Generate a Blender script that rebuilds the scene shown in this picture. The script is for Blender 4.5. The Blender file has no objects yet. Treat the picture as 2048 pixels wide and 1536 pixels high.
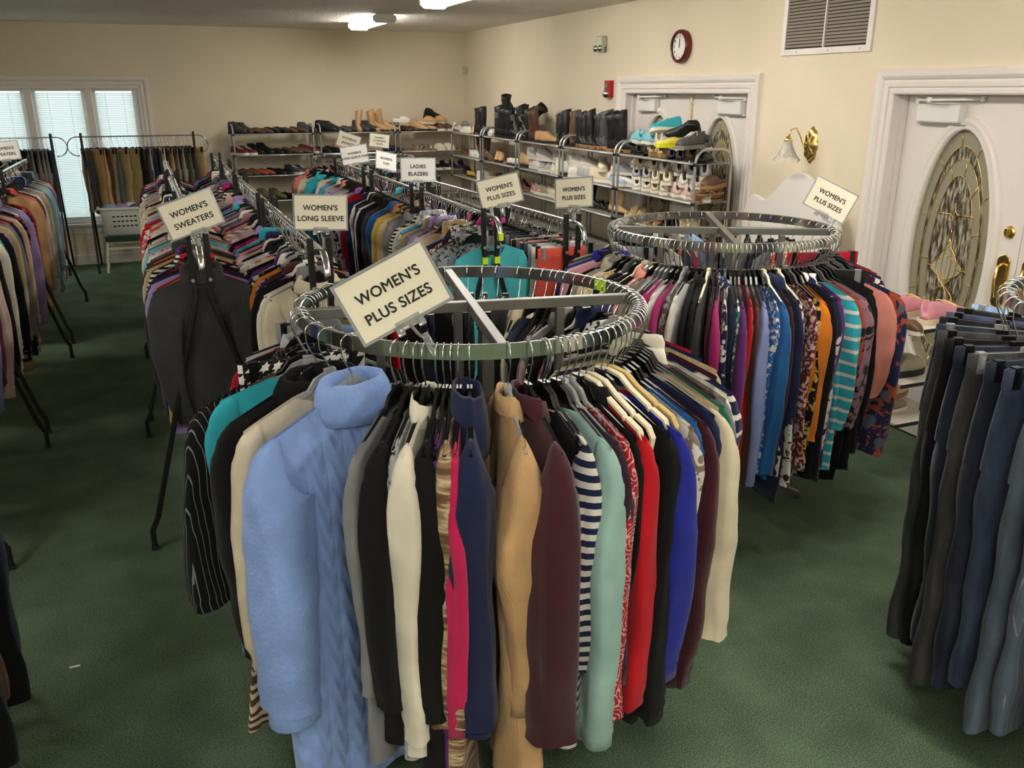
import bpy, bmesh, math, random
from mathutils import Vector, Matrix, noise
from math import sin, cos, pi, radians as R, sqrt

C = bpy.context.scene.collection
scene = bpy.context.scene
# ------------------------------------------------------------------ camera, world, exposure
cam_d = bpy.data.cameras.new('camera'); cam = bpy.data.objects.new('camera', cam_d); C.objects.link(cam)
cam_d.sensor_width = 36.0; cam_d.lens = 1729.0 / 2048.0 * 36.0; cam_d.clip_start = 0.02; cam_d.clip_end = 100
cam.location = (0, 0, 2.0255)
cam.rotation_euler = (pi/2 - 0.3261, 0, -0.3847)
scene.camera = cam
w = bpy.data.worlds.new('daylight'); scene.world = w; w.use_nodes = True
w.node_tree.nodes['Background'].inputs[0].default_value = (0.84, 0.93, 0.95, 1)
w.node_tree.nodes['Background'].inputs[1].default_value = 1.7
vs = scene.view_settings
vs.view_transform = 'Standard'; vs.look = 'None'; vs.gamma = 1.0; vs.use_curve_mapping = False
vs.exposure = 1.08
LAMP_STRENGTH = 17.0
RX, BY, CZ = 4.08, 11.82, 2.775           # right wall plane, back wall plane, ceiling
rnd = random.Random(7)

# ------------------------------------------------------------------ colours and materials
def s2l(c):
    return tuple(((v/255.)/12.92 if v <= 10 else (((v/255.)+0.055)/1.055)**2.4) for v in c)
PAL = dict(black=(13,13,14), charcoal=(64,64,64), grey=(132,132,134), white=(226,222,214), cream=(222,210,182),
  ivory=(232,226,206), beige=(196,172,138), tan=(196,154,108), camel=(204,164,116), brown=(92,64,46), navy=(26,34,72),
  blue=(34,98,160), royal=(34,42,150), sky=(142,174,236), powder=(150,178,214), denim=(54,66,92), indigo=(34,40,58), teal=(50,176,192), turquoise=(78,190,200),
  mint=(158,196,188), green=(34,112,88), forest=(34,66,48), olive=(98,96,62), khaki=(176,152,108), stone=(158,150,130), mustard=(204,168,70),
  yellow=(224,206,70), orange=(214,120,24), coral=(222,88,72), salmon=(222,140,126), pink=(220,150,164), blush=(222,190,182),
  magenta=(168,30,104), fuchsia=(206,30,92), crimson=(176,18,40), red=(196,14,32), burgundy=(66,18,30), plum=(50,24,42), maroon=(98,30,40),
  rust=(160,72,48), lavender=(164,146,196), lilac=(178,120,196), purple=(96,36,110), periwinkle=(134,146,200), slate=(84,96,112), silver=(170,172,174),
  sand=(206,186,142), taupe=(138,122,108), mauve=(150,108,122), aqua=(128,196,208))
MATS = {}
def base_mat(name):
    m = bpy.data.materials.new(name); m.use_nodes = True
    nt = m.node_tree; b = nt.nodes['Principled BSDF']
    return m, nt, b
def nd(nt, t, **kw):
    n = nt.nodes.new(t)
    for k, v in kw.items():
        if k.startswith('i_'): n.inputs[int(k[2:]) if k[2:].isdigit() else k[2:].replace('_', ' ')].default_value = v
        else: setattr(n, k, v)
    return n
def solid(name, rgb, rough=0.5, metal=0.0, **kw):
    if name in MATS: return MATS[name]
    m, nt, b = base_mat(name)
    b.inputs['Base Color'].default_value = (*s2l(rgb), 1); b.inputs['Roughness'].default_value = rough
    b.inputs['Metallic'].default_value = metal
    for k, v in kw.items():
        b.inputs[k.replace('_', ' ')].default_value = v
    if not kw.get('nobump') and metal < .5:
        pass
    MATS[name] = m; return m
def mixc(nt, fac, a, b):
    mx = nt.nodes.new('ShaderNodeMix'); mx.data_type = 'RGBA'
    if isinstance(fac, float): mx.inputs[0].default_value = fac
    else: nt.links.new(fac, mx.inputs[0])
    for idx, v in ((6, a), (7, b)):
        if isinstance(v, tuple): mx.inputs[idx].default_value = (*v, 1)
        else: nt.links.new(v, mx.inputs[idx])
    return mx.outputs[2]
def mth(nt, op, a, b=None):
    n = nt.nodes.new('ShaderNodeMath'); n.operation = op
    for i, v in enumerate((a, b)):
        if v is None: continue
        if isinstance(v, (int, float)): n.inputs[i].default_value = v
        else: nt.links.new(v, n.inputs[i])
    return n.outputs[0]
def ramp(nt, fac, stops, const=True):
    r = nt.nodes.new('ShaderNodeValToRGB'); nt.links.new(fac, r.inputs[0])
    r.color_ramp.interpolation = 'CONSTANT' if const else 'LINEAR'
    el = r.color_ramp.elements
    while len(el) < len(stops): el.new(1.0)
    for e, (p, c) in zip(el, stops): e.position = p; e.color = (*c, 1)
    return r.outputs[0]
def fabric(key):
    """key = 'colour', 'colour knit', 'colour and colour striped', 'colour floral' ... the words used in labels too"""
    if key in MATS: return MATS[key]
    m, nt, b = base_mat('fabric ' + key); L = nt.links
    words = key.split()
    cols = [tuple(v*.8 for v in s2l(PAL[x])) for x in words if x in PAL]
    c1 = cols[0]; c2 = cols[1] if len(cols) > 1 else s2l(PAL['white']); c3 = cols[2] if len(cols) > 2 else c2
    tc = nd(nt, 'ShaderNodeTexCoord'); sep = nd(nt, 'ShaderNodeSeparateXYZ'); L.new(tc.outputs['Object'], sep.inputs[0])
    X, Y, Z = sep.outputs
    co = tc.outputs['Object']
    nz = nd(nt, 'ShaderNodeTexNoise'); nz.inputs['Scale'].default_value = 9; nz.inputs['Detail'].default_value = 3; L.new(co, nz.inputs['Vector'])
    last = words[-1]
    rough = .92; bump_s = 420; bump_d = .25; bd = .0012; sheen = .12
    xy = mth(nt, 'ADD', X, Y)
    if last in ('striped',) :
        per = .034 if 'wide' in words else .022
        col = mixc(nt, mth(nt, 'GREATER_THAN', mth(nt, 'FRACT', mth(nt, 'DIVIDE', Z, per)), .5), c1, c2)
    elif last == 'bandstriped':
        col = mixc(nt, mth(nt, 'GREATER_THAN', mth(nt, 'FRACT', mth(nt, 'DIVIDE', Z, .055)), .72), c1, c2)
    elif last == 'pinstriped':
        col = mixc(nt, mth(nt, 'GREATER_THAN', mth(nt, 'FRACT', mth(nt, 'DIVIDE', xy, .022)), .9), c1, s2l((120,120,125)))
    elif last in ('floral', 'print', 'leafy', 'patterned'):
        sc = {'floral': 24, 'print': 34, 'leafy': 15, 'patterned': 46}[last]
        n2 = nd(nt, 'ShaderNodeTexNoise'); n2.inputs['Scale'].default_value = sc*.8; n2.inputs['Detail'].default_value = 4; n2.inputs['Distortion'].default_value = 1.5; L.new(co, n2.inputs['Vector'])
        v = nd(nt, 'ShaderNodeTexVoronoi'); v.inputs['Scale'].default_value = sc; L.new(co, v.inputs['Vector'])
        a = mixc(nt, mth(nt, 'GREATER_THAN', n2.outputs[0], .55), c1, c2)
        hue = nd(nt, 'ShaderNodeSeparateColor'); L.new(v.outputs['Color'], hue.inputs[0])
        pk = mth(nt, 'MULTIPLY', mth(nt, 'LESS_THAN', v.outputs['Distance'], .38), mth(nt, 'GREATER_THAN', hue.outputs[0], .5))
        col = mixc(nt, pk, a, c3)
    elif last == 'paisley':
        v = nd(nt, 'ShaderNodeTexVoronoi'); v.inputs['Scale'].default_value = 17; L.new(co, v.inputs['Vector'])
        n2 = nd(nt, 'ShaderNodeTexNoise'); n2.inputs['Scale'].default_value = 60; L.new(co, n2.inputs['Vector'])
        s = mth(nt, 'SINE', mth(nt, 'ADD', mth(nt, 'MULTIPLY', v.outputs['Distance'], 34), mth(nt, 'MULTIPLY', n2.outputs[0], 7)))
        col = mixc(nt, mth(nt, 'GREATER_THAN', s, .72), c1, c2)
        col = mixc(nt, mth(nt, 'GREATER_THAN', n2.outputs[0], .62), col, c3)
    elif last == 'zebra':
        wv = nd(nt, 'ShaderNodeTexWave'); wv.bands_direction = 'Z'; wv.inputs['Scale'].default_value = 9; wv.inputs['Distortion'].default_value = 7; wv.inputs['Detail'].default_value = 1; wv.inputs['Detail Scale'].default_value = 1.3; L.new(co, wv.inputs['Vector'])
        col = mixc(nt, mth(nt, 'GREATER_THAN', wv.outputs[1], .5), c1, c2)
    elif last == 'houndstooth':
        ck = nd(nt, 'ShaderNodeTexWave'); ck.bands_direction = 'DIAGONAL'; ck.inputs['Scale'].default_value = 17; ck.inputs['Distortion'].default_value = 0; L.new(co, ck.inputs['Vector'])
        a = mth(nt, 'GREATER_THAN', mth(nt, 'FRACT', mth(nt, 'DIVIDE', xy, .034)), .5)
        bb = mth(nt, 'GREATER_THAN', mth(nt, 'FRACT', mth(nt, 'DIVIDE', Z, .034)), .5)
        tw = mth(nt, 'GREATER_THAN', ck.outputs[1], .5)
        same = mth(nt, 'COMPARE', a, bb); same.node.inputs[2].default_value = .1
        col = mixc(nt, mixc(nt, same, (0,0,0), (1,1,1)), mixc(nt, tw, c1, c2), mixc(nt, a, c1, c2))
    elif last in ('plaid', 'checked'):
        a = mth(nt, 'GREATER_THAN', mth(nt, 'FRACT', mth(nt, 'DIVIDE', xy, .05)), .5)
        bb = mth(nt, 'GREATER_THAN', mth(nt, 'FRACT', mth(nt, 'DIVIDE', Z, .05)), .5)
        f = mth(nt, 'MULTIPLY', mth(nt, 'ADD', a, bb), .5)
        col = mixc(nt, f, c1, c2)
    elif last == 'melange':
        mp = nd(nt, 'ShaderNodeMapping'); mp.inputs['Scale'].default_value = (6, 6, 34); L.new(co, mp.inputs[0])
        n2 = nd(nt, 'ShaderNodeTexNoise'); n2.inputs['Scale'].default_value = 1.0; n2.inputs['Detail'].default_value = 3; L.new(mp.outputs[0], n2.inputs['Vector'])
        col = ramp(nt, n2.outputs[0], [(0, s2l((58,42,34))), (.38, s2l((98,74,52))), (.5, s2l((150,122,92))), (.56, s2l((196,176,140))), (.62, s2l((110,84,60))), (.7, s2l((80,60,46)))], False)
    elif last == 'lace':
        v = nd(nt, 'ShaderNodeTexVoronoi'); v.inputs['Scale'].default_value = 60; L.new(co, v.inputs['Vector'])
        col = mixc(nt, mth(nt, 'LESS_THAN', v.outputs['Distance'], .32), c1, tuple(x*.45 for x in c1))
    elif last == 'denim':
        mp = nd(nt, 'ShaderNodeMapping'); mp.inputs['Scale'].default_value = (14, 14, 2.2); L.new(co, mp.inputs[0])
        n2 = nd(nt, 'ShaderNodeTexNoise'); n2.inputs['Scale'].default_value = 1.6; n2.inputs['Detail'].default_value = 6; L.new(mp.outputs[0], n2.inputs['Vector'])
        n3 = nd(nt, 'ShaderNodeTexNoise'); n3.inputs['Scale'].default_value = 300; L.new(co, n3.inputs['Vector'])
        lo = tuple(x*.62 for x in c1); hi = tuple(min(1, x*1.5+.012) for x in c1)
        col = ramp(nt, mth(nt, 'ADD', mth(nt, 'MULTIPLY', n2.outputs[0], .8), mth(nt, 'MULTIPLY', n3.outputs[0], .2)), [(.35, lo), (.5, c1), (.68, hi)], False)
    else:
        col = c1
    if not isinstance(col, tuple):
        pass
    hi = nd(nt, 'ShaderNodeMix'); hi.data_type = 'RGBA'; hi.blend_type = 'MULTIPLY'; hi.inputs[0].default_value = 1
    if isinstance(col, tuple): hi.inputs[6].default_value = (*col, 1)
    else: L.new(col, hi.inputs[6])
    vr = ramp(nt, nz.outputs[0], [(.3, (.86,.86,.86)), (.7, (1.1,1.1,1.1))], False); L.new(vr, hi.inputs[7])
    L.new(hi.outputs[2], b.inputs['Base Color'])
    if last in ('satin', 'silk'): rough = .38; bump_d = .05; sheen = 0
    if words[0] == 'black' or words[0] == 'charcoal': sheen = .04
    if last == 'velvet': rough = .8; sheen = .2
    if last == 'fleece': bump_s = 120; bump_d = .8; bd = .006; sheen = .35
    b.inputs['Roughness'].default_value = rough
    b.inputs['Specular IOR Level'].default_value = .25 if last not in ('satin', 'silk') else .5
    b.inputs['Sheen Weight'].default_value = sheen; b.inputs['Sheen Roughness'].default_value = .5
    bn = nd(nt, 'ShaderNodeBump'); bn.inputs['Strength'].default_value = bump_d; bn.inputs['Distance'].default_value = bd
    n4 = nd(nt, 'ShaderNodeTexNoise'); n4.inputs['Scale'].default_value = bump_s; L.new(co, n4.inputs['Vector'])
    h = n4.outputs[0]
    if last in ('knit', 'ribbed'):
        wv = nd(nt, 'ShaderNodeTexWave'); wv.bands_direction = 'X'; wv.inputs['Scale'].default_value = 55 if last == 'knit' else 30; L.new(co, wv.inputs['Vector'])
        h = mth(nt, 'ADD', h, wv.outputs[1]); bn.inputs['Strength'].default_value = .5; bn.inputs['Distance'].default_value = .002
    if last == 'plush': bn.inputs['Strength'].default_value = .6; bn.inputs['Distance'].default_value = .005; n4.inputs['Scale'].default_value = 90; n4.inputs['Detail'].default_value = 4
    if last == 'cable' or last == 'fleece':
        ax = mth(nt, 'MULTIPLY', mth(nt, 'ABSOLUTE', mth(nt, 'SINE', mth(nt, 'MULTIPLY', X, 52))), 1.0)
        tw = mth(nt, 'SINE', mth(nt, 'ADD', mth(nt, 'MULTIPLY', Z, 70), mth(nt, 'MULTIPLY', mth(nt, 'SINE', mth(nt, 'MULTIPLY', X, 104)), 1.6)))
        h = mth(nt, 'ADD', mth(nt, 'MULTIPLY', h, .5), mth(nt, 'MULTIPLY', ax, mth(nt, 'ADD', 1.4, tw)))
        bn.inputs['Strength'].default_value = .55; bn.inputs['Distance'].default_value = .006
    L.new(h, bn.inputs['Height']); L.new(bn.outputs[0], b.inputs['Normal'])
    MATS[key] = m; return m

chrome = solid('chrome', (205,208,208), .16, 1.0)
chrome_dull = solid('galvanised steel', (128,128,124), .38, .85)
silver = solid('silver painted tube', (176,178,180), .35, .6)
blacksteel = solid('black powder coated steel', (14,14,15), .45)
blackpl = solid('black plastic', (13,13,14), .28)
clearpl = solid('clear plastic', (225,228,228), .12, Transmission_Weight=.75, IOR=1.3)
creamvel = solid('cream velvet plastic', (222,214,184), .6)
sandvel = solid('sand velvet plastic', (196,168,104), .65)
whitepl = solid('white plastic', (222,222,218), .4)
paper = solid('sign paper', (232,226,204), .75)
paperw = solid('white sign paper', (228,226,222), .75)
ink = solid('black ink', (25,24,26), .7)
brass = solid('polished brass', (236,204,128), .24, 1.0)
trimw = solid('white gloss trim paint', (226,220,214), .35)
doorw = solid('white door paint', (222,216,210), .4)
neon = solid('neon yellow price tag', (190,226,40), .6)
redpl = solid('red plastic', (170,16,28), .35)
darkhole = solid('dark cavity', (30,27,24), .9)
shelfm = solid('off white shelf', (205,200,188), .5)
shelfgrey = solid('grey mesh shelf', (120,116,108), .6)
rubberw = solid('white rubber sole', (222,216,200), .6)
rubberb = solid('black rubber sole', (26,25,25), .6)
gumsole = solid('tan rubber sole', (150,112,72), .6)
greysole = solid('grey rubber sole', (120,118,112), .6)

def wall_mat(name, rgb, bump=.25, scale=220):
    m, nt, b = base_mat(name); L = nt.links
    tc = nd(nt, 'ShaderNodeTexCoord')
    n = nd(nt, 'ShaderNodeTexNoise'); n.inputs['Scale'].default_value = scale; n.inputs['Detail'].default_value = 3; L.new(tc.outputs['Object'], n.inputs['Vector'])
    n2 = nd(nt, 'ShaderNodeTexNoise'); n2.inputs['Scale'].default_value = 1.2; L.new(tc.outputs['Object'], n2.inputs['Vector'])
    c = s2l(rgb)
    col = ramp(nt, n2.outputs[0], [(.3, tuple(x*.95 for x in c)), (.7, tuple(x*1.04 for x in c))], False)
    L.new(col, b.inputs['Base Color']); b.inputs['Roughness'].default_value = .8
    bn = nd(nt, 'ShaderNodeBump'); bn.inputs['Strength'].default_value = bump; bn.inputs['Distance'].default_value = .003
    L.new(n.outputs[0], bn.inputs['Height']); L.new(bn.outputs[0], b.inputs['Normal'])
    return m
wallm = wall_mat('cream wall paint', (223,211,187))
ceilm = wall_mat('popcorn ceiling', (250,240,232), .9, 48)
ceilm.node_tree.nodes['Bump'].inputs['Distance'].default_value = .03
foyerm = wall_mat('added foyer wall', (150,142,124))
def carpet():
    m, nt, b = base_mat('green carpet'); L = nt.links
    tc = nd(nt, 'ShaderNodeTexCoord')
    n = nd(nt, 'ShaderNodeTexNoise'); n.inputs['Scale'].default_value = 210; n.inputs['Detail'].default_value = 3; L.new(tc.outputs['Object'], n.inputs['Vector'])
    n2 = nd(nt, 'ShaderNodeTexNoise'); n2.inputs['Scale'].default_value = 3.2; n2.inputs['Detail'].default_value = 5; L.new(tc.outputs['Object'], n2.inputs['Vector'])
    f = mth(nt, 'ADD', mth(nt, 'MULTIPLY', n.outputs[0], .72), mth(nt, 'MULTIPLY', n2.outputs[0], .28))
    col = ramp(nt, f, [(.36, s2l((46,60,45))), (.5, s2l((74,94,71))), (.64, s2l((108,130,102)))], False)
    L.new(col, b.inputs['Base Color']); b.inputs['Roughness'].default_value = 1.0
    bn = nd(nt, 'ShaderNodeBump'); bn.inputs['Strength'].default_value = .7; bn.inputs['Distance'].default_value = .006
    L.new(n.outputs[0], bn.inputs['Height']); L.new(bn.outputs[0], b.inputs['Normal'])
    return m
carpetm = carpet()
def emis(name, rgb, s):
    m, nt, b = base_mat(name)
    b.inputs['Base Color'].default_value = (*s2l(rgb), 1); b.inputs['Emission Color'].default_value = (*s2l(rgb), 1); b.inputs['Emission Strength'].default_value = s
    return m

# ------------------------------------------------------------------ mesh helpers
class MB:
    def __init__(s): s.v = []; s.f = []
    def add(s, vs_, fs):
        o = len(s.v); s.v += [tuple(v) for v in vs_]; s.f += [tuple(i+o for i in f) for f in fs]; return s
    def box(s, x0, x1, y0, y1, z0, z1):
        return s.add([(x0,y0,z0),(x1,y0,z0),(x1,y1,z0),(x0,y1,z0),(x0,y0,z1),(x1,y0,z1),(x1,y1,z1),(x0,y1,z1)],
                     [(0,3,2,1),(4,5,6,7),(0,1,5,4),(1,2,6,5),(2,3,7,6),(3,0,4,7)])
    def sweep(s, pts, prof, closed=False, up=(0,0,1), cap=True, scales=None):
        """prof: list of (side, up) offsets swept along pts"""
        pts = [Vector(p) for p in pts]; n = len(pts); k = len(prof); up = Vector(up); vs_ = []; prev = None
        for i, p in enumerate(pts):
            if closed: t = pts[(i+1) % n] - pts[i-1]
            else: t = pts[min(i+1, n-1)] - pts[max(i-1, 0)]
            t.normalize(); sd = t.cross(up)
            if sd.length < 1e-3: sd = prev if prev else t.cross(Vector((1,0,0)))
            sd = sd.normalized()
            if prev and sd.dot(prev) < 0: sd = -sd
            prev = sd; u = sd.cross(t).normalized(); sc = scales[i] if scales else 1
            for a, b_ in prof: vs_.append(p + sd*a*sc + u*b_*sc)
        fs = []
        m = n if closed else n-1
        for i in range(m):
            for j in range(k):
                a = i*k+j; b_ = i*k+(j+1) % k; c = ((i+1) % n)*k+(j+1) % k; d = ((i+1) % n)*k+j
                fs.append((a, b_, c, d))
        if cap and not closed:
            fs.append(tuple(range(k-1, -1, -1))); fs.append(tuple((n-1)*k+j for j in range(k)))
        return s.add(vs_, fs)
    def tube(s, pts, r, k=8, closed=False, up=(0,0,1), scales=None):
        return s.sweep(pts, [(r*cos(2*pi*i/k), r*sin(2*pi*i/k)) for i in range(k)], closed, up, True, scales)
    def bar(s, pts, w_, h, closed=False, up=(0,0,1)):
        return s.sweep(pts, [(-w_/2,-h/2),(w_/2,-h/2),(w_/2,h/2),(-w_/2,h/2)], closed, up)
    def lathe(s, prof, k=24, axis='z', c=(0,0,0)):
        vs_ = []
        for r_, z in prof:
            for i in range(k):
                a = 2*pi*i/k; x, y = r_*cos(a), r_*sin(a)
                q = (x, y, z) if axis == 'z' else ((z, x, y) if axis == 'x' else (x, z, y))
                vs_.append((q[0]+c[0], q[1]+c[1], q[2]+c[2]))
        fs = [(i*k+j, i*k+(j+1) % k, (i+1)*k+(j+1) % k, (i+1)*k+j) for i in range(len(prof)-1) for j in range(k)]
        return s.add(vs_, fs)
    def prism(s, poly, d0, d1, axis='y'):
        n = len(poly)
        def q(a, b_, d): return (a, d, b_) if axis == 'y' else ((d, a, b_) if axis == 'x' else (a, b_, d))
        return s.add([q(a, b_, d0) for a, b_ in poly] + [q(a, b_, d1) for a, b_ in poly],
                     [tuple(range(n-1, -1, -1)), tuple(range(n, 2*n))] + [(i, (i+1) % n, n+(i+1) % n, n+i) for i in range(n)])
    def mesh(s, name, m=None, smooth=False, angle=None):
        me = bpy.data.meshes.new(name); me.from_pydata(s.v, [], s.f)
        bm = bmesh.new(); bm.from_mesh(me); bmesh.ops.recalc_face_normals(bm, faces=bm.faces); bm.to_mesh(me); bm.free()
        if m: me.materials.append(m)
        if smooth:
            for p in me.polygons: p.use_smooth = True
            if angle: me.set_sharp_from_angle(angle=angle)
        me.update(); return me
    def obj(s, name, m, parent=None, smooth=False, angle=None, loc=None):
        return mk(name, s.mesh(name, m, smooth, angle), parent, loc)
def mk(name, data, parent=None, loc=None):
    o = bpy.data.objects.new(name, data); C.objects.link(o)
    if parent: o.parent = parent
    if loc: o.location = loc
    return o
def bevel(o, w_=.004, seg=2):
    b = o.modifiers.new('bevel', 'BEVEL'); b.width = w_; b.segments = seg; b.limit_method = 'ANGLE'; return o
def empty(name, label, cat, loc=(0,0,0), rz=0, group=None):
    o = bpy.data.objects.new(name, None); C.objects.link(o); o.empty_display_size = .05
    o.location = loc; o.rotation_euler = (0,0,rz); return tag(o, label, cat, group)
def tag(o, label, cat, group=None):
    o['label'] = label; o['category'] = cat
    if group: o['group'] = group
    return o
def struct(o): o['kind'] = 'structure'; return o
def setmat(o, m, i=0):
    o.material_slots[i].link = 'OBJECT'; o.material_slots[i].material = m
ONES = ['', 'first','second','third','fourth','fifth','sixth','seventh','eighth','ninth','tenth','eleventh','twelfth','thirteenth','fourteenth','fifteenth','sixteenth','seventeenth','eighteenth','nineteenth']
TENS = ['', '', 'twenty','thirty','forty','fifty','sixty','seventy','eighty','ninety']
def ordinal(n):
    if n < 20: return ONES[n]
    if n < 100:
        t_, o_ = divmod(n, 10)
        return TENS[t_] + '-' + ONES[o_] if o_ else TENS[t_][:-1] + 'ieth'
    return 'hundredth' if n == 100 else 'hundred-and-' + ordinal(n-100)

# ------------------------------------------------------------------ room shell
LX, FY = -5.2, -4.5
struct(MB().box(LX-.2, RX+2.2, FY-.2, BY+.2, -.12, 0).obj('floor', carpetm))
struct(MB().box(LX-.2, RX+2.2, FY-.2, BY+.2, CZ, CZ+.1).obj('ceiling', ceilm))
WX0, WX1, WZ0, WZ1 = -2.45, -.06, .5, 2.08        # window opening
b = MB(); b.box(LX-.15, WX0, BY, BY+.15, 0, CZ); b.box(WX1, RX+.15, BY, BY+.15, 0, CZ); b.box(WX0, WX1, BY, BY+.15, 0, WZ0); b.box(WX0, WX1, BY, BY+.15, WZ1, CZ)
struct(b.obj('wall_back', wallm))
struct(MB().box(LX-.15, LX, FY, BY, 0, CZ).obj('wall_left', wallm))
struct(MB().box(LX-.15, RX+2.15, FY-.15, FY, 0, CZ).obj('wall_front', wallm))
D1, D2, LW, DT = 6.394, 3.195, .905, 2.01          # door seams, leaf width, leaf top
b = MB()
segs = [(FY, D2-LW), (D2+LW, D1-LW), (D1+LW, BY)]
for a, c in segs: b.box(RX, RX+.15, a, c, 0, CZ)
for d in (D1, D2): b.box(RX, RX+.15, d-LW, d+LW, DT+.01, CZ)
struct(b.obj('wall_right', wallm))
b = MB(); b.box(RX+2.0, RX+2.15, FY, BY, 0, CZ)
struct(b.obj('wall_foyer_added', foyerm))  # unseen wall added behind the doors, keeps the bright sky off their glass
b = MB()
prof = [(0,0),(.10,0),(.11,.012),(.115,.02)]
def baseboard(name, pts, nrm):
    bb = MB()
    a, c = Vector(pts[0]), Vector(pts[1]); nv = Vector(nrm)
    poly = [(0,0),(.016,0),(.016,.11),(.010,.125),(.012,.14),(.004,.155),(0,.155)]
    n = len(poly); vs_ = [a+nv*p[0]+Vector((0,0,p[1])) for p in poly] + [c+nv*p[0]+Vector((0,0,p[1])) for p in poly]
    bb.add(vs_, [tuple(range(n)), tuple(range(2*n-1, n-1, -1))] + [(i, (i+1) % n, n+(i+1) % n, n+i) for i in range(n)])
    return struct(bb.obj(name, trimw))
baseboard('baseboard_back', [(LX, BY, 0), (RX, BY, 0)], (0,-1,0))
baseboard('baseboard_right', [(RX, D1+LW+.15, 0), (RX, BY, 0)], (-1,0,0))
baseboard('baseboard_right_middle', [(RX, D2+LW+.15, 0), (RX, D1-LW-.15, 0)], (-1,0,0))
baseboard('baseboard_right_front', [(RX, FY, 0), (RX, D2-LW-.15, 0)], (-1,0,0))
baseboard('baseboard_left', [(LX, FY, 0), (LX, BY, 0)], (1,0,0))

# ---- window with casing, mullions, panes and blinds
CAS = [(0,0),(0,.010),(.006,.018),(.014,.018),(.020,.010),(.026,.010),(.030,.022),(.045,.024),(.050,.014),(.056,.014),(.062,.026),(.072,.034),(.092,.036),(.098,.028),(.10,0)]   # (across, out)
def casing(name, plane, u0, u1, z0, z1, full=False):
    """fluted casing around an opening; plane 'back' (y=BY) or 'right' (x=RX); out of the wall towards the room"""
    def P(u, z, o): return (u, BY-o, z) if plane == 'back' else (RX-o, u, z)
    bb = MB()
    path = [(u0, z0, -1, 0), (u0, z1, -1, 1), (u1, z1, 1, 1), (u1, z0, 1, 0)]
    if full: path = [(u0, z0, -1, -1), (u0, z1, -1, 1), (u1, z1, 1, 1), (u1, z0, 1, -1), (u0, z0, -1, -1)]
    k = len(CAS); vs_ = []
    for u, z, du, dz in path:
        for a, o in CAS: vs_.append(P(u+du*a*1.4, z+dz*a*1.4, o))
    fs = [(i*k+j, i*k+(j+1) % k, (i+1)*k+(j+1) % k, (i+1)*k+j) for i in range(len(path)-1) for j in range(k)]
    bb.add(vs_, fs)
    return struct(bb.obj(name, trimw))
struct(casing('trim_window', 'back', WX0, WX1, WZ0, WZ1-.02))
struct(bevel(MB().box(WX0-.2, WX1+.2, BY-.07, BY, WZ0-.03, WZ0).obj('trim_window_stool', trimw)))
struct(MB().box(WX0-.14, WX1+.14, BY-.018, BY, WZ0-.12, WZ0-.03).obj('trim_window_apron', trimw))
glassm, nt, bb_ = base_mat('window glass')
bb_.inputs['Base Color'].default_value = (.9,.97,1,1); bb_.inputs['Transmission Weight'].default_value = 1; bb_.inputs['Roughness'].default_value = .02; bb_.inputs['IOR'].default_value = 1.05
slatm, nt, bb_ = base_mat('blind slat')
tr = nd(nt, 'ShaderNodeBsdfTranslucent'); tr.inputs[0].default_value = (.8,.86,.84,1)
mx = nd(nt, 'ShaderNodeMixShader'); mx.inputs[0].default_value = .35
bb_.inputs['Base Color'].default_value = (.72,.73,.68,1)
nt.links.new(bb_.outputs[0], mx.inputs[1]); nt.links.new(tr.outputs[0], mx.inputs[2]); nt.links.new(mx.outputs[0], nt.nodes['Material Output'].inputs[0])
mulls = [-2.45, -1.85, -1.235, -.6, -.06]
for i in range(4):
    x0 = mulls[i] + (.035 if i else .02); x1 = mulls[i+1] - (.035 if i < 3 else .02)
    win = MB(); fw = .045
    for (a, c, d, e) in ((x0, x0+fw, WZ0, WZ1), (x1-fw, x1, WZ0, WZ1), (x0+fw, x1-fw, WZ0, WZ0+fw+.03), (x0+fw, x1-fw, WZ1-fw, WZ1)): win.box(a, c, BY+.06, BY+.10, d, e)
    wo = struct(win.obj('window_%d' % (i+1), trimw))
    MB().box(x0+fw, x1-fw, BY+.078, BY+.082, WZ0+fw+.03, WZ1-fw).obj('pane', glassm, wo)
    bl = empty('window_blind', 'white horizontal slat blind in the %s bay of the window' % (['far left', 'left', 'middle', 'right'][i]), 'blind', (0,0,0), group='window blinds')
    bevel(MB().box(x0+.035, x1-.035, BY+.012, BY+.05, WZ1-.05, WZ1-.012).obj('head_rail', whitepl, bl))
    sl = MB(); z = WZ0+.09
    while z < WZ1-.06:
        a = R(52); h = .0125
        sl.add([(x0+.04, BY+.032-h*cos(a), z-h*sin(a)), (x1-.04, BY+.032-h*cos(a), z-h*sin(a)), (x1-.04, BY+.032+h*cos(a), z+h*sin(a)), (x0+.04, BY+.032+h*cos(a), z+h*sin(a)),
                (x0+.04, BY+.031, z+.002), (x1-.04, BY+.031, z+.002)], [(0,1,5,4),(4,5,2,3)])
        z += .0205
    sl.obj('slats', slatm, bl)
    MB().box(x0+.04, x1-.04, BY+.02, BY+.044, WZ0+.06, WZ0+.078).obj('bottom_rail', whitepl, bl)
    for fx in (.3, .7):
        xx = x0+(x1-x0)*fx
        MB().box(xx-.0015, xx+.0015, BY+.018, BY+.0195, WZ0+.06, WZ1-.03).obj('ladder_cord', whitepl, bl)
for i in range(1, 4):
    struct(bevel(MB().box(mulls[i]-.04, mulls[i]+.04, BY-.006, BY+.1, WZ0, WZ1).obj('trim_mullion_%d' % i, trimw), .008))
b = MB(); b.box(WX0, WX0+.02, BY, BY+.12, WZ0, WZ1); b.box(WX1-.02, WX1, BY, BY+.12, WZ0, WZ1); b.box(WX0, WX1, BY, BY+.12, WZ1-.012, WZ1); b.box(WX0, WX1, BY, BY+.12, WZ0, WZ0+.02)
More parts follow.
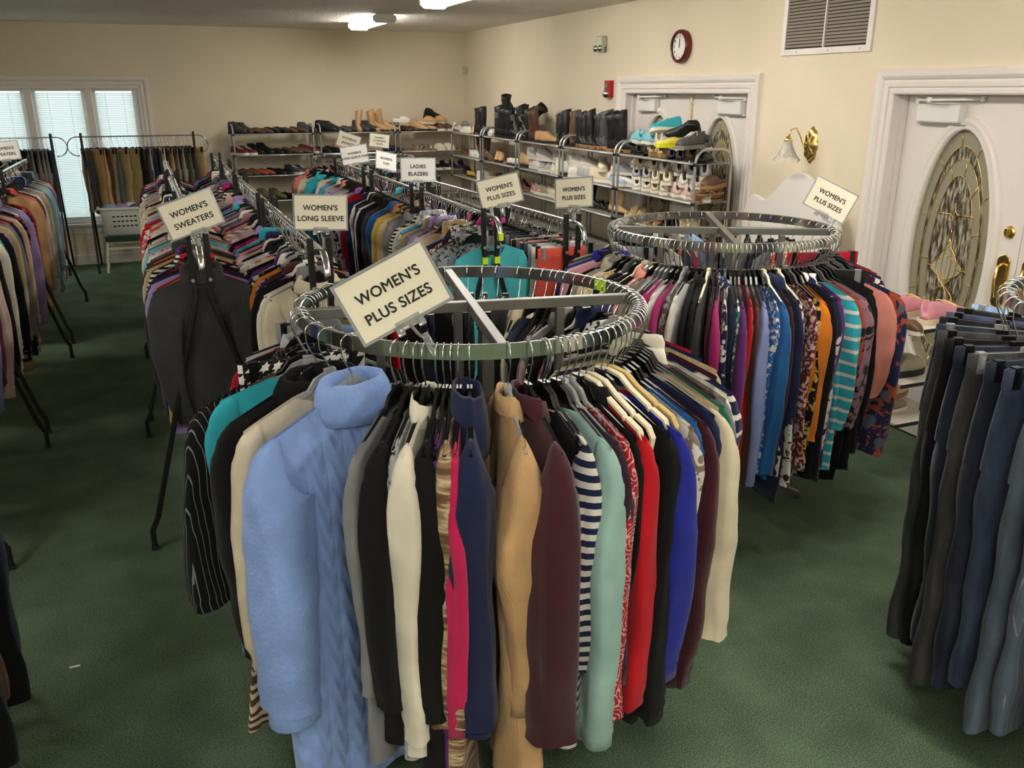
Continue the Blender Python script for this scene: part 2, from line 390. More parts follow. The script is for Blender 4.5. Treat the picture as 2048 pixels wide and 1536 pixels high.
struct(b.obj('trim_window_jamb', trimw))

# ---- double doors in the right wall
def ell(cy, cz, a, c, n=56): return [(cy+a*cos(2*pi*i/n), cz+c*sin(2*pi*i/n)) for i in range(n)]
lgm, nt, bb_ = base_mat('leaded textured glass'); L = nt.links
tc = nd(nt, 'ShaderNodeTexCoord'); mp = nd(nt, 'ShaderNodeMapping'); mp.inputs['Scale'].default_value = (1, 60, 16); L.new(tc.outputs['Object'], mp.inputs[0])
n1 = nd(nt, 'ShaderNodeTexNoise'); n1.inputs['Scale'].default_value = 1; n1.inputs['Detail'].default_value = 3; L.new(mp.outputs[0], n1.inputs['Vector'])
L.new(ramp(nt, n1.outputs[0], [(.40, s2l((70,62,54))), (.52, s2l((128,120,104))), (.64, s2l((186,178,156)))], False), bb_.inputs['Base Color'])
bb_.inputs['Roughness'].default_value = .18; bb_.inputs['Transmission Weight'].default_value = .1
bn = nd(nt, 'ShaderNodeBump'); bn.inputs['Strength'].default_value = .8; bn.inputs['Distance'].default_value = .01; L.new(n1.outputs[0], bn.inputs['Height']); L.new(bn.outputs[0], bb_.inputs['Normal'])
borderg = solid('bevelled border glass', (150,146,124), .2, Transmission_Weight=.1)
bevelg = solid('clear bevelled glass', (168,162,140), .15)
def door_leaf(idx, y_hinge, y_seam, gold):
    """leaf between y_hinge and y_seam at x = RX+.09"""
    x = RX+.09; ya, yb = min(y_hinge, y_seam)+.002, max(y_hinge, y_seam)-.002; cy = (ya+yb)/2; cz = 1.13; A, B_ = .262, .70
    n = 56; bb = MB(); rim = ell(cy, cz, A, B_, n)
    # front skin: quads from oval to rectangle border
    outer = []
    for i in range(n):
        a = 2*pi*i/n; dx, dz = cos(a)*A, sin(a)*B_
        t = min((yb-cy)/abs(dx) if abs(dx) > 1e-6 else 1e9, ((DT-cz) if dz > 0 else (cz-.012))/abs(dz) if abs(dz) > 1e-6 else 1e9)
        outer.append((cy+dx*t, cz+dz*t))
    for c_ in ((yb, DT), (ya, DT), (ya, .012), (yb, .012)):
        j = min(range(n), key=lambda q: (outer[q][0]-c_[0])**2+(outer[q][1]-c_[1])**2); outer[j] = c_
    for xx in (x, x+.044):
        bb.add([(xx, *q) for q in rim]+[(xx, *q) for q in outer], [(i, (i+1) % n, n+(i+1) % n, n+i) for i in range(n)])
    bb.add([(x, *q) for q in rim]+[(x+.044, *q) for q in rim], [(i, (i+1) % n, n+(i+1) % n, n+i) for i in range(n)])
    bb.add([(x, *q) for q in outer]+[(x+.044, *q) for q in outer], [(i, (i+1) % n, n+(i+1) % n, n+i) for i in range(n)])
    d = struct(bb.obj('door_%d' % idx, doorw))
    fr = MB(); pr = [(-.004,0),(.0,-.014),(.012,-.02),(.024,-.014),(.032,-.018),(.048,-.024),(.062,-.016),(.068,0)]
    k = len(pr); vs_ = []
    for i in range(n):
        a = 2*pi*i/n
        for o, h in pr: vs_.append((x+h, cy+(A+o)*cos(a), cz+(B_+o)*sin(a)))
    fr.add(vs_, [(i*k+j, i*k+j+1, ((i+1) % n)*k+j+1, ((i+1) % n)*k+j) for i in range(n) for j in range(k-1)])
    fr.obj('oval_frame', doorw, d, True)
    MB().prism(ell(cy, cz, A, B_, n), x+.018, x+.026, 'x').obj('glass', lgm, d)
    g2 = MB()
    for (a0, b0, a1, b1) in ((A-.003, B_-.003, A-.06, B_-.09), (A-.075, B_-.16, A-.125, B_-.25)):
        q0, q1 = ell(cy, cz, a0, b0, n), ell(cy, cz, a1, b1, n)
        g2.add([(x+.016, *q) for q in q0]+[(x+.016, *q) for q in q1], [(i, (i+1) % n, n+(i+1) % n, n+i) for i in range(n)])
    g2.obj('border_glass', borderg, d)
    cm = MB()
    for (a0, b0) in ((A-.06, B_-.09), (A-.075, B_-.16), (A-.125, B_-.25)): cm.tube([(x+.013, *q) for q in ell(cy, cz, a0, b0, n)], .0019, 6, True, (1,0,0))
    for a in range(20, 360, 32):
        ca, sa = cos(R(a)), sin(R(a))
        cm.tube([(x+.013, cy+(A-.002)*ca, cz+(B_-.002)*sa), (x+.013, cy+(A-.06)*ca, cz+(B_-.09)*sa)], .0025, 5, up=(1,0,0))
        a2 = a+16; ca, sa = cos(R(a2)), sin(R(a2))
        cm.tube([(x+.013, cy+(A-.075)*ca, cz+(B_-.16)*sa), (x+.013, cy+(A-.125)*ca, cz+(B_-.25)*sa)], .0025, 5, up=(1,0,0))
    # star and tulip motif
    def arc(p, q, m_, nseg=10): return [(x+.012, (1-t)**2*p[0]+2*t*(1-t)*m_[0]+t*t*q[0], (1-t)**2*p[1]+2*t*(1-t)*m_[1]+t*t*q[1]) for t in [i/nseg for i in range(nseg+1)]]
    st = [(cy, cz+.30), (cy+.035, cz+.235), (cy, cz+.17), (cy-.035, cz+.235)]
    for i in range(4): cm.tube(arc(st[i], st[(i+1) % 4], (cy, cz+.235)), .003, 5, up=(1,0,0))
    cm.tube([(x+.012, cy+.035, cz+.235), (x+.012, cy+.13, cz+.235)], .003, 5, up=(1,0,0)); cm.tube([(x+.012, cy-.035, cz+.235), (x+.012, cy-.13, cz+.235)], .003, 5, up=(1,0,0))
    pet = MB()
    for s_ in (-1, 1):
        for (wd, zt, zb) in ((.03, .10, -.20), (.07, .06, -.18), (.105, .0, -.14)):
            p, q, m_ = (cy, cz+zt), (cy, cz+zb), (cy+s_*wd*2, cz+(zt+zb)/2); cm.tube(arc(p, q, m_), .003, 5, up=(1,0,0))
            pp = arc(p, q, m_, 10); pet.add([(x+.0150-.0007*len(pet.f), y_, z_) for _, y_, z_ in pp], [tuple(range(11))])
        for (wd, zt, zb) in ((.04, -.17, -.42), (.08, -.17, -.36)):
            cm.tube(arc((cy, cz+zt), (cy, cz+zb), (cy+s_*wd*2, cz+(zt+zb)/2)), .003, 5, up=(1,0,0))
        for zz in (-.07, -.28): cm.tube([(x+.012, cy+s_*.08, cz+zz), (x+.012, cy+s_*.14, cz+zz)], .003, 5, up=(1,0,0))
    cm.tube([(x+.012, cy, cz+.16), (x+.012, cy, cz+.10)], .003, 5, up=(1,0,0))
    cm.obj('brass_came', brass, d, True)
    pet.obj('bevelled_petals', bevelg, d)
    # closer
    s_ = 1 if y_hinge > y_seam else -1
    y1 = y_hinge - s_*.14; y0 = y1 - s_*.30
    cl = bevel(MB().box(x-.06, x, min(y0, y1), max(y0, y1), DT-.150, DT-.05).obj('door_closer', whitepl, d), .01)
    bevel(MB().box(x-.03, x, min(y0, y1)-.02, max(y0, y1)+.02, DT-.160, DT-.145).obj('closer_plate', whitepl, cl))
    am = MB(); am.bar([(x-.03, y1+s_*.02, DT-.03), (x-.13, (y0+y1)/2, DT-.028), (x-.012, y0-s_*.10, DT-.022)], .022, .012); am.lathe([(0,-.02),(.016,-.02),(.016,.014),(0,.014)], 14, c=(x-.03, y1+s_*.02, DT-.03)); am.lathe([(0,-.012),(.014,-.012),(.014,.014),(0,.014)], 14, c=(x-.13, (y0+y1)/2, DT-.028)); am.lathe([(0,-.012),(.014,-.012),(.014,.014),(0,.014)], 14, c=(x-.016, y0-s_*.1, DT-.022))
    am.obj('closer_arm', whitepl, cl)
    # hardware near the seam
    yk = y_seam + s_*.075
    if gold:
        k1 = MB().lathe([(0,-.0),(.034,0),(.034,-.006),(.026,-.014),(.0,-.016)], 24, 'x', (x, yk, 1.32)).obj('deadbolt', brass, d, True, R(30))
        bevel(MB().box(x-.034, x-.014, yk-.007, yk+.007, 1.30, 1.345).obj('thumb_turn', brass, k1), .003)
        poly = [(yk-.04,.94),(yk-.028,.92),(yk,.915),(yk+.028,.92),(yk+.04,.94),(yk+.04,1.17),(yk+.028,1.19),(yk,1.205),(yk-.028,1.19),(yk-.04,1.17)]
        pl = bevel(MB().prism(poly, x-.01, x, 'x').obj('handle_plate', brass, d), .004)
        MB().tube([(x-.01, yk, .97), (x-.045, yk, .98), (x-.055, yk, 1.06), (x-.045, yk, 1.14), (x-.01, yk, 1.15)], .008, 8, up=(0,1,0)).obj('pull_handle', brass, pl, True)
    return d
door_leaf(1, D1+LW, D1, False); dl = door_leaf(2, D1-LW, D1, False)
door_leaf(3, D2+LW, D2, True); door_leaf(4, D2-LW, D2, True)
# surface bolt with chain on door 1
b = MB(); xb = RX+.088
for k in range(5):
    z = DT-.03-.05*k; b.tube([(xb-.006, D1-.045+.006*cos(a), z+.026*sin(a)) for a in [2*pi*i/12 for i in range(12)]], .0035, 6, True, (1,0,0))
b.lathe([(0,-.012),(.014,-.012),(.016,0)], 12, 'x', (xb, D1-.045, DT-.01)); b.lathe([(0,-.012),(.014,-.012),(.016,0)], 12, 'x', (xb, D1-.045, DT-.27))
b.obj('door_chain', brass, dl, True)
MB().lathe([(0,-.012),(.008,-.012),(.01,0)], 12, 'x', (xb, D1-.02, 1.78)).obj('door_viewer', darkhole, dl, True)
for nm, d in (('1', D1), ('2', D2)):
    casing('trim_door_%s' % nm, 'right', d-LW, d+LW, 0, DT)
    b = MB(); b.box(RX, RX+.15, d+LW-.001, d+LW+.012, 0, DT+.012); b.box(RX, RX+.15, d-LW-.012, d-LW+.001, 0, DT+.012); b.box(RX, RX+.15, d-LW, d+LW, DT, DT+.012)
    b.box(RX+.055, RX+.088, d+LW-.018, d+LW, 0, DT); b.box(RX+.055, RX+.088, d-LW, d-LW+.018, 0, DT)
    struct(b.obj('trim_jamb_%s' % nm, trimw))
    struct(MB().box(RX+.134, RX+.15, d-.02, d+.02, 0, DT).obj('trim_astragal_%s' % nm, trimw))

# ------------------------------------------------------------------ ceiling lights
lampm = emis('lit acrylic diffuser', (255,250,240), LAMP_STRENGTH)
def ceiling_light(x, y, label, L_=1.22):
    t = empty('ceiling_light', label, 'ceiling light', (x, y, CZ), 0, 'ceiling strip lights')
    n = 10; poly = [(-.13,0),(-.120,-.022)] + [(-.12+.24*i/n, -.025-.060*sin(pi*i/n)**.4) for i in range(1, n)] + [(.120,-.022),(.13,0)]
    MB().prism([(a, c) for a, c in poly[1:-1]], -L_/2+.03, L_/2-.03, 'y').obj('diffuser', lampm, t)
    MB().box(-.07, .07, -L_/2, L_/2, -.024, 0).obj('housing', whitepl, t)
    for s_ in (-1, 1): bevel(MB().prism([(-.09,-.0),(-.122,-.018),(-.122,-.058),(-.09,-.086),(.09,-.086),(.122,-.058),(.122,-.018),(.09,0)], s_*(L_/2-.03), s_*(L_/2+.012), 'y').obj('end_cap', whitepl, t), .004)
    return t
ceiling_light(2.38, 9.95, 'lit white strip light on the ceiling nearest the far corner')
ceiling_light(2.38, 7.05, 'lit white strip light at the top edge of the photo')
for i, y in enumerate((4.95, 2.45, -.05, -2.5)): ceiling_light(2.38, y, 'lit ceiling strip light of the right row, %s from the far wall' % ordinal(i+3))
for i, y in enumerate((7.45, 4.95, 2.45, -.05, -2.5)): ceiling_light(-2.1, y, 'lit ceiling strip light of the left row, %s from the far wall' % ordinal(i+1))
tag(MB().lathe([(0,-.012),(.03,-.012),(.036,0)], 20, c=(1.72, 8.9, CZ)).obj('sprinkler_cover', whitepl, None, True), 'small round white cover plate in the ceiling left of strip light', 'ceiling cover')

for i, y in enumerate((-.4, -2.7)): ceiling_light(.15, y, 'added unseen fill light in the middle of the room, %s' % ('just behind the camera', 'far behind the camera')[i])  # unseen fill lamps, added to brighten the garment fronts facing the camera
# ------------------------------------------------------------------ wall fittings
def txt(body, size, m, parent, loc, rot, name='lettering', bold=.0, spacing=1.0, align='CENTER', ext=.0006, line=1.0, fat=0):
    cu = bpy.data.curves.new(name, 'FONT'); cu.body = body; cu.size = size; cu.align_x = align; cu.align_y = 'CENTER'; cu.offset = bold; cu.extrude = ext; cu.space_line = line; cu.space_character = spacing
    tmp = bpy.data.objects.new(name, cu); C.objects.link(tmp); bpy.context.view_layer.update()
    me = bpy.data.meshes.new_from_object(tmp.evaluated_get(bpy.context.evaluated_depsgraph_get())); bpy.data.objects.remove(tmp)
    if fat:
        n0 = len(me.vertices); vv = [v.co.copy() for v in me.vertices]; ff = [tuple(p.vertices) for p in me.polygons]; mb = MB()
        for k, (dx, dy) in enumerate(((0,0),(fat,0),(-fat,0),(0,fat),(0,-fat))): mb.add([(v.x+dx, v.y+dy, v.z+k*.00003) for v in vv], ff)
        me2 = bpy.data.meshes.new(name); me2.from_pydata(mb.v, [], mb.f); me = me2
    me.materials.clear(); me.materials.append(m)
    o = mk(name, me, parent, loc); o.rotation_euler = rot; return o
# clock
t = empty('wall_clock', 'round wall clock with dark red rim and white face above the far doors', 'clock', (RX, 6.40, 2.37), 0)
redwood = solid('mahogany red rim', (104,32,24), .35)
MB().lathe([(.10,-.05),(.112,-.055),(.125,-.045),(.128,-.02),(.125,0),(0,0)], 48, 'x').obj('rim', redwood, t, True, R(50))
MB().lathe([(0,-.035),(.104,-.035),(.104,-.03)], 48, 'x').obj('face', solid('clock face', (232,228,224), .4), t, True, R(40))
for i in range(12):
    a = 2*pi*i/12
    txt(str(12 if i == 0 else i), .022, ink, t, (-.0365, -.082*sin(a), .082*cos(a)), (pi/2, 0, -pi/2), 'numeral')
MB().box(-.04,-.0385,-.003,.003,-.01,.055).obj('hour_hand', ink, t)
MB().box(-.042,-.0405,-.002,.002,-.012,.078).obj('minute_hand', ink, t)
# twin head emergency light
t = empty('emergency_light', 'small grey emergency light with green glow high on the right wall', 'emergency light', (RX, 7.76, 2.47), 0)
greypl = solid('grey translucent plastic', (176,176,160), .35)
bevel(MB().box(-.06, 0, -.06, .06, -.05, .05).obj('housing', greypl, t), .01)
for s_ in (-1, 1): MB().lathe([(0,-.07),(.03,-.06),(.028,-.02),(.01,0)], 16, 'x', (-.02, s_*.045, -.06)).obj('lamp_head', chrome, t, True)
MB().lathe([(0,-.006),(.005,-.004),(.006,0)], 10, 'x', (-.06, -.0, -.035)).obj('status_led', emis('green led', (40,255,90), 6), t)
# fire alarm strobe
t = empty('fire_alarm', 'red fire alarm with round chrome horn beside the far doors', 'fire alarm', (RX, 7.60, 2.05), 0)
bevel(MB().box(-.045, 0, -.055, .055, -.075, .075).obj('housing', redpl, t), .006)
MB().lathe([(0,-.03),(.022,-.028),(.034,-.014),(.038,0)], 20, 'x', (-.045, .01, -.045)).obj('horn', chrome, t, True)
bevel(MB().box(-.058,-.045,-.03,.03,.01,.05).obj('strobe_lens', clearpl, t), .004)
# corner sensor
t = empty('motion_sensor', 'tiny off-white sensor on the wall by the room corner', 'sensor', (RX, 11.70, 2.30), 0)
bevel(MB().box(-.05, 0, -.03, .03, -.045, .045).obj('housing', greypl, t), .01)
MB().lathe([(0,-.012),(.012,-.008),(.015,0)], 12, 'x', (-.05, 0, -.015)).obj('lens', whitepl, t, True)
# return air grille
t = empty('air_vent', 'large white return air grille with grey slats high on the right wall', 'vent', (RX, 4.75, 2.48), 0)
b = MB(); H2, W2 = .225, .415
for (a, c, d, e) in ((-W2, -W2+.04, -H2, H2), (W2-.04, W2, -H2, H2), (-W2+.04, W2-.04, -H2, -H2+.04), (-W2+.04, W2-.04, H2-.04, H2)): b.box(-.014, 0, a, c, d, e)
bevel(b.obj('frame', trimw, t), .003)
MB().box(-.016, -.002, -.005, .005, -H2+.04, H2-.04).obj('centre_bar', trimw, t)
b = MB(); z = -H2+.045; slg = solid('grille slat', (150,142,130), .5)
while z < H2-.045:
    b.add([(-.012, -W2+.04, z+.004), (-.012, W2-.04, z+.004), (-.001, W2-.04, z+.019), (-.001, -W2+.04, z+.019), (-.012, -W2+.04, z+.0055), (-.012, W2-.04, z+.0055), (-.001, W2-.04, z+.0205), (-.001, -W2+.04, z+.0205)], [(0,1,2,3),(4,5,6,7),(0,1,5,4),(3,2,6,7)])
    z += .0205
b.obj('louvres', slg, t)
MB().box(-.0008, -.0002, -W2+.03, W2-.03, -H2+.03, H2-.03).obj('backing', darkhole, t)
b = MB()
for y_ in (-.33, -.05, .25): b.lathe([(0,-.003),(.005,-.002),(.006,0)], 10, 'x', (-.014, y_, -H2+.02))
b.obj('screws', silver, t)
# sconce
t = empty('wall_sconce', 'brass wall sconce with clear ruffled glass shade between the two doorways', 'wall lamp', (RX, 4.77, 1.69), 0)
b = MB(); n = 32; vs_ = [(-.028, 0, 0)]
for r_, dep in ((.25, -.03), (.5, -.02), (.72, -.026), (.9, -.014), (1.0, 0)):
    for i in range(n):
        a = 2*pi*i/n; rr = 1+.05*cos(8*a)
        vs_.append((dep-.004*cos(8*a)*r_, .062*r_*rr*cos(a), .115*r_*rr*sin(a)))
fs = [(0, 1+i, 1+(i+1) % n) for i in range(n)] + [(1+j*n+i, 1+j*n+(i+1) % n, 1+(j+1)*n+(i+1) % n, 1+(j+1)*n+i) for j in range(4) for i in range(n)]
b.add(vs_, fs).obj('backplate', brass, t, True)
MB().tube([(-.02,0,-.02),(-.07,0,.0),(-.10,.0,.06),(-.14,.0,.11),(-.18,.0,.10),(-.195,.0,.05)], .005, 8, up=(0,1,0)).obj('arm', brass, t, True)
MB().lathe([(0,.012),(.012,.01),(.026,-.012),(.028,-.022),(0,-.024)], 20, c=(-.195,0,.05)).obj('shade_holder', brass, t, True)
vs_ = []; n = 40; prf = [(.024,.028),(.032,.0),(.045,-.035),(.062,-.07),(.082,-.10)]
for r_, z in prf:
    for i in range(n):
        a = 2*pi*i/n; q = 1+.06*cos(10*a)*((.028-z)/.13); vs_.append((-.195+r_*q*cos(a), r_*q*sin(a), z+.01*cos(10*a)*((.028-z)/.13)))
sh_ = MB().add(vs_, [(j*n+i, j*n+(i+1) % n, (j+1)*n+(i+1) % n, (j+1)*n+i) for j in range(4) for i in range(n)]).obj('glass_shade', solid('clear glass', (240,240,236), .15, Transmission_Weight=.8, IOR=1.3), t, True)
sh_.location = (0,0,.0)
MB().lathe([(0,-.045),(.012,-.04),(.018,-.02),(.012,.0),(.009,.02),(0,.02)], 14, c=(-.195,0,.0)).obj('bulb', whitepl, t, True)

# ------------------------------------------------------------------ racks
def straight_rack(x0, y0, x1, y1, z, label, spread=.34, hoop=.10, arc=150, group='straight chrome clothes racks', up_ends=(1,1)):
    a, c = Vector((x0,y0,0)), Vector((x1,y1,0)); Ln = (c-a).length; rz = math.atan2(y1-y0, x1-x0)
    t = empty('clothes_rack', label, 'clothes rack', (x0, y0, 0), rz, group)
    pts = []
    n = 12
    z0 = z-.012
    for i in range(n, -1, -1):
        q = R(arc)*i/n; pts.append((-.05-hoop*sin(q), 0, z0-hoop+hoop*cos(q)))
    for i in range(1, 8): pts.append((-.05+(Ln+.1)*i/8, 0, z0))
    for i in range(n+1):
        q = R(arc)*i/n; pts.append((Ln+.05+hoop*sin(q), 0, z0-hoop+hoop*cos(q)))
    MB().sweep(pts, [(.008*cos(2*pi*i/10), .014*sin(2*pi*i/10)) for i in range(10)], up=(0,1,0)).obj('rail', chrome, t, True)
    for ex in (0, Ln):
        for s_ in (-1, 1):
            b = MB(); b.bar([(ex, s_*.036, z+.03), (ex, s_*.036, z-.17), (ex, s_*.03, z-.24), (ex, s_*(spread-.03), .16), (ex, s_*spread, .10), (ex, s_*spread, 0)], .024, .024, up=(1,0,0))
            lg = bevel(b.obj('leg', blacksteel, t), .004)
            MB().box(ex-.015, ex+.015, s_*spread-.015, s_*spread+.015, 0, .02).obj('rubber_foot', rubberb, lg)
        MB().box(ex-.011, ex+.011, -.04, .04, z-.036, z-.012).obj('rail_bracket', chrome, t)
        for s_ in (-1, 1): MB().tube([(ex-.018, s_*.036, z-.17), (ex+.018, s_*.036, z-.17)], .008, 10, up=(0,0,1)).obj('bolt', silver, t)
        MB().bar([(ex, -.034, z-.2), (ex, .034, z-.2)], .02, .02).obj('crossbar', blacksteel, t)
    return t
def round_rack(cx, cy, z, r, ang, label, tagdeg=None):
    t = empty('round_clothes_rack', label, 'clothes rack', (cx, cy, 0), 0, None)
    n = 96; prof_ = [(r-.007, z-.040), (r+.007, z-.040), (r+.007, z-.002), (r+.004, z), (r-.004, z), (r-.007, z-.002), (r-.007, z-.040)]
    MB().lathe(prof_, n).obj('ring_rail', chrome, t, True, R(35))
    for k, d in enumerate((ang, ang+90)):
        a = R(d); b = MB(); q = r-.007
        zz = z-.022 - (.0 if k == 0 else .003)
        b.bar([(-q*cos(a), -q*sin(a), zz), (q*cos(a), q*sin(a), zz)], .028, .032)
        bevel(b.obj('cross_bar', chrome_dull, t), .002)
    for k in range(4):
        a = R(ang+45*0+90*k); q0 = r*.55; b = MB()
        b.bar([(q0*cos(a), q0*sin(a), z-.04), (q0*cos(a), q0*sin(a), .12), (r*.95*cos(a), r*.95*sin(a), .03), (r*.98*cos(a), r*.98*sin(a), .0)], .026, .03, up=(-sin(a), cos(a), 0))
        bevel(b.obj('leg', chrome_dull, t), .002)
    for d in (ang, ang+90):
        a = R(d); MB().bar([(-r*.55*cos(a), -r*.55*sin(a), .13), (r*.55*cos(a), r*.55*sin(a), .13)], .026, .02).obj('base_brace', chrome_dull, t)
    if tagdeg is not None:
        tagdeg = tagdeg
        b = MB(); k = 6; vs_ = []
        for i in range(k+1):
            a = R(tagdeg + 7*i/k-3.5)
            for zz in (z-.039, z-.003): vs_.append(((r-.0085)*cos(a), (r-.0085)*sin(a), zz))
        b.add(vs_, [(2*i, 2*i+1, 2*i+3, 2*i+2) for i in range(k)]); b.obj('neon_tag', neon, t)
    return t

# ------------------------------------------------------------------ hangers
DROP = .042
def hook_mb(loop=.024):
    b = MB(); pts = []
    for i in range(11):
        q = R(-20 + 205*i/10); pts.append((-loop*cos(q)*1.0, 0, -.020 + (loop-.006)*sin(q)*1.05))
    pts.append((loop*.95, 0, -.050)); pts.append((loop*.6, 0, -.075)); pts.append((loop*.1, 0, -.100)); pts.append((0, 0, -.115)); pts.append((0, 0, -.095-DROP))
    pts = [(a_, b2, c2+DROP) for a_, b2, c2 in pts]
    b.tube(pts, .0021, 6, up=(0,1,0)); return b
def hanger_mb(kind):
    b = MB()
    if kind == 'velvet':
        top = [(-.225,-.225),(-.232,-.19),(-.215,-.165),(-.17,-.147),(-.165,-.153),(-.155,-.142),(-.09,-.112),(-.05,-.085),(0,-.078),(.05,-.085),(.09,-.112),(.155,-.142),(.165,-.153),(.17,-.147),(.215,-.165),(.232,-.19),(.225,-.225)]
        b.sweep([(x, 0, z) for x, z in top], [(-.004,-.008),(.004,-.008),(.006,0),(.004,.008),(-.004,.008),(-.006,0)], up=(0,1,0))
        b.bar([(-.225,0,-.222),(.225,0,-.222)], .006, .012)
    elif kind == 'clip':
        b.bar([(-.172,0,-.100),(.172,0,-.100)], .008, .010)
        b.box(-.02,.02,-.006,.006,-.105,-.08)
    else:
        top = [(-.200,-.194),(-.209,-.176),(-.12,-.141),(-.068,-.122),(-.046,-.094),(-.02,-.084),(.02,-.084),(.046,-.094),(.068,-.122),(.12,-.141),(.209,-.176),(.200,-.194)]
        b.bar([(x, 0, z) for x, z in top], .011, .009, closed=True, up=(0,1,0))
        b.box(-.016,.016,-.007,.007,-.10,-.068)
        b.add([(-.045,-.001,-.094),(-.02,-.001,-.085),(.02,-.001,-.085),(.045,-.001,-.094),(.066,-.001,-.122),(-.066,-.001,-.122),(-.045,.001,-.094),(-.02,.001,-.085),(.02,.001,-.085),(.045,.001,-.094),(.066,.001,-.122),(-.066,.001,-.122)],
              [(0,1,2,3,4,5),(6,7,8,9,10,11)])
    return b
HOOK_ME = hook_mb().mesh('hook', chrome, True)
HOOK_BIG = hook_mb(.029).mesh('hook', chrome, True)
H_ME = {k: hanger_mb(k).mesh('hanger', blackpl, False) for k in ('plain', 'velvet', 'clip')}
b = MB()
CLIP_ME = MB().box(-.013,.013,-.011,.011,-.155,-.09).box(-.006,.006,.011,.016,-.14,-.10).mesh('clip', blackpl)
HM = {'black': blackpl, 'clear': clearpl, 'cream': creamvel, 'sand': sandvel, 'white': whitepl, 'grey': solid('grey plastic', (84,84,86), .35)}

# ------------------------------------------------------------------ garments
def nz3(x, y, z): return noise.noise(Vector((x, y, z)))
def body_me(seed, W=.215, L=.6, th=.016, hem=.21, nk=.09, df=.05, db=.02, nu=36, nv=14, fold=.006, fan=0.0, flare=0.0):
    rs = random.Random(seed); ph = [rs.uniform(0, 6) for _ in range(5)]; kx = rs.uniform(26, 40); so = rs.uniform(0, 50)
    vs_ = []
    for j in range(nv+1):
        v = j/nv; v = v**1.15
        for i in range(nu):
            a = 2*pi*(i+.5)/nu; ca, sa = cos(a), sin(a)
            u = math.copysign(abs(ca)**.8, ca); x0 = W*u
            zt = -.110 - .385*max(0, abs(x0)-.066)
            bt = .0075
            if abs(x0) < nk:
                s_ = sqrt(max(0, 1-(x0/nk)**2)); zt -= (df if sa > 0 else db)*s_; bt += .018*s_
            wv_ = W + (.93*W-W)*min(1, v/.25) + (hem-.93*W)*max(0, (v-.25)/.75)
            x = u*wv_
            tt = th*(1+fan*x/W)*(1+flare*v)
            e = min(1, v/.16); bb_ = bt*(1-e)+tt*e
            y = bb_*math.copysign(abs(sa)**.55, sa)
            zb = -(.11+L) + .008*sin(x*30+ph[0])
            z = zt*(1-v)+zb*v
            amp = fold*min(1, v*2.2)*(1+fan*x/W)
            f = sin(kx*x+ph[1]+1.5*sin(z*5+ph[2])) + .7*nz3(x*16+so, (1 if sa > 0 else -1)*2+so, z*5)
            y += amp*f
            x += .006*nz3(z*9+so, so, 3.1)*min(1, v*3)
            vs_.append((x, y, z))
    fs = [(j*nu+i, j*nu+(i+1) % nu, (j+1)*nu+(i+1) % nu, (j+1)*nu+i) for j in range(nv) for i in range(nu)]
    return MB().add(vs_, fs)
def sleeve_me(seed, s, W=.215, sl=.6, ry=.018, r0=.078, r1=.048, out=.0, ns=14, nv=14, wr=.006, cuff=0.0, bell=0, bend=0.0):
    rs = random.Random(seed*2+(s > 0)); so = rs.uniform(0, 50); sw = rs.uniform(-.014, .014); vs_ = []
    tw0 = rs.uniform(.2, .8)*rs.choice((-1, 1)); tph = rs.uniform(0, 6); gph = rs.uniform(0, 6); gr = rs.uniform(.05, .16); elb = rs.uniform(-.02, .02); ely = rs.uniform(-.35, .35)*ry; epos = rs.uniform(.45, .62)
    ztop = -.110-.385*(W-.035-.066)
    for j in range(nv+1):
        t = j/nv
        if t < .3:
            q = t/.3; ang = R(90)*(1-q)
            cx = W-.05+.012*q; cz = ztop-r0+.002-.065*q*q
            r_ = r0*(1-.06*q)
        else:
            q = (t-.3)/.7; ang = 0; cx = W-.038+out*q+bend*sin(pi*q)+elb*sin(pi*q); cz = ztop-r0-.063-(sl-r0-.07)*q
            r_ = r0*.94+(r1-r0*.94)*q
        e = (cos(ang), sin(ang))                    # outward axis of the section
        g = min(1, t/.4); yy = ry*(.42+.58*g*(2-g))
        if bell and t > .6: yy *= 1+bell*(t-.6); r_ *= 1+bell*.6*(t-.6)
        if cuff and t > .93: yy *= .82; r_ *= .86
        tw = tw0*sin(t*2.6+tph)*max(0, (t-.25)/.75)
        for i in range(ns):
            a = 2*pi*i/ns; ca, sa = cos(a), sin(a)
            fr = wr*min(1, t*2.5)
            d = fr*(nz3(ca*1.6+so, sa*1.6+so, cz*5)*1.6 + .9*nz3(cz*13+so, ca*.8, sa*.8+so)*math.exp(-((t-.52)/.14)**2))
            d += wr*.8*sin(2*a+cz*16+so)*min(1, t*1.6)*nz3(cz*4, so, ca)*1.6
            k = 1+gr*sin(3*a+gph+cz*2.2)*min(1, t*2)
            if abs(t-.2) < .5/nv or abs(t-.955) < .5/nv: d -= .0035
            rx_ = r_*k*math.copysign(abs(ca)**.7, ca)
            yv = yy*k*math.copysign(abs(sa)**(.7-.2*g), sa)*(1-.45*max(0, ca)*(1-g))
            rr = rx_*cos(tw)-yv*sin(tw)*.6+d*ca; yv = yv*cos(tw)+rx_*sin(tw)*.45+d*sa
            x = cx+rr*e[0]; z = cz+rr*e[1]
            if j == nv: z += .006*sin(2*a+so)
            y = yv + sw*t + ely*math.exp(-((t-epos)/.13)**2)*(1+.5*math.copysign(1, ely)*sa) + (.022 if ns < 20 else .034)*nz3(cz*2.4+so, 1.5, so)*t
            vs_.append((s*x, y, z))
    fs = [(j*ns+i, j*ns+(i+1) % ns, (j+1)*ns+(i+1) % ns, (j+1)*ns+i) for j in range(nv) for i in range(ns)]
    fs.append(tuple(range(ns)))
    return MB().add(vs_, fs)
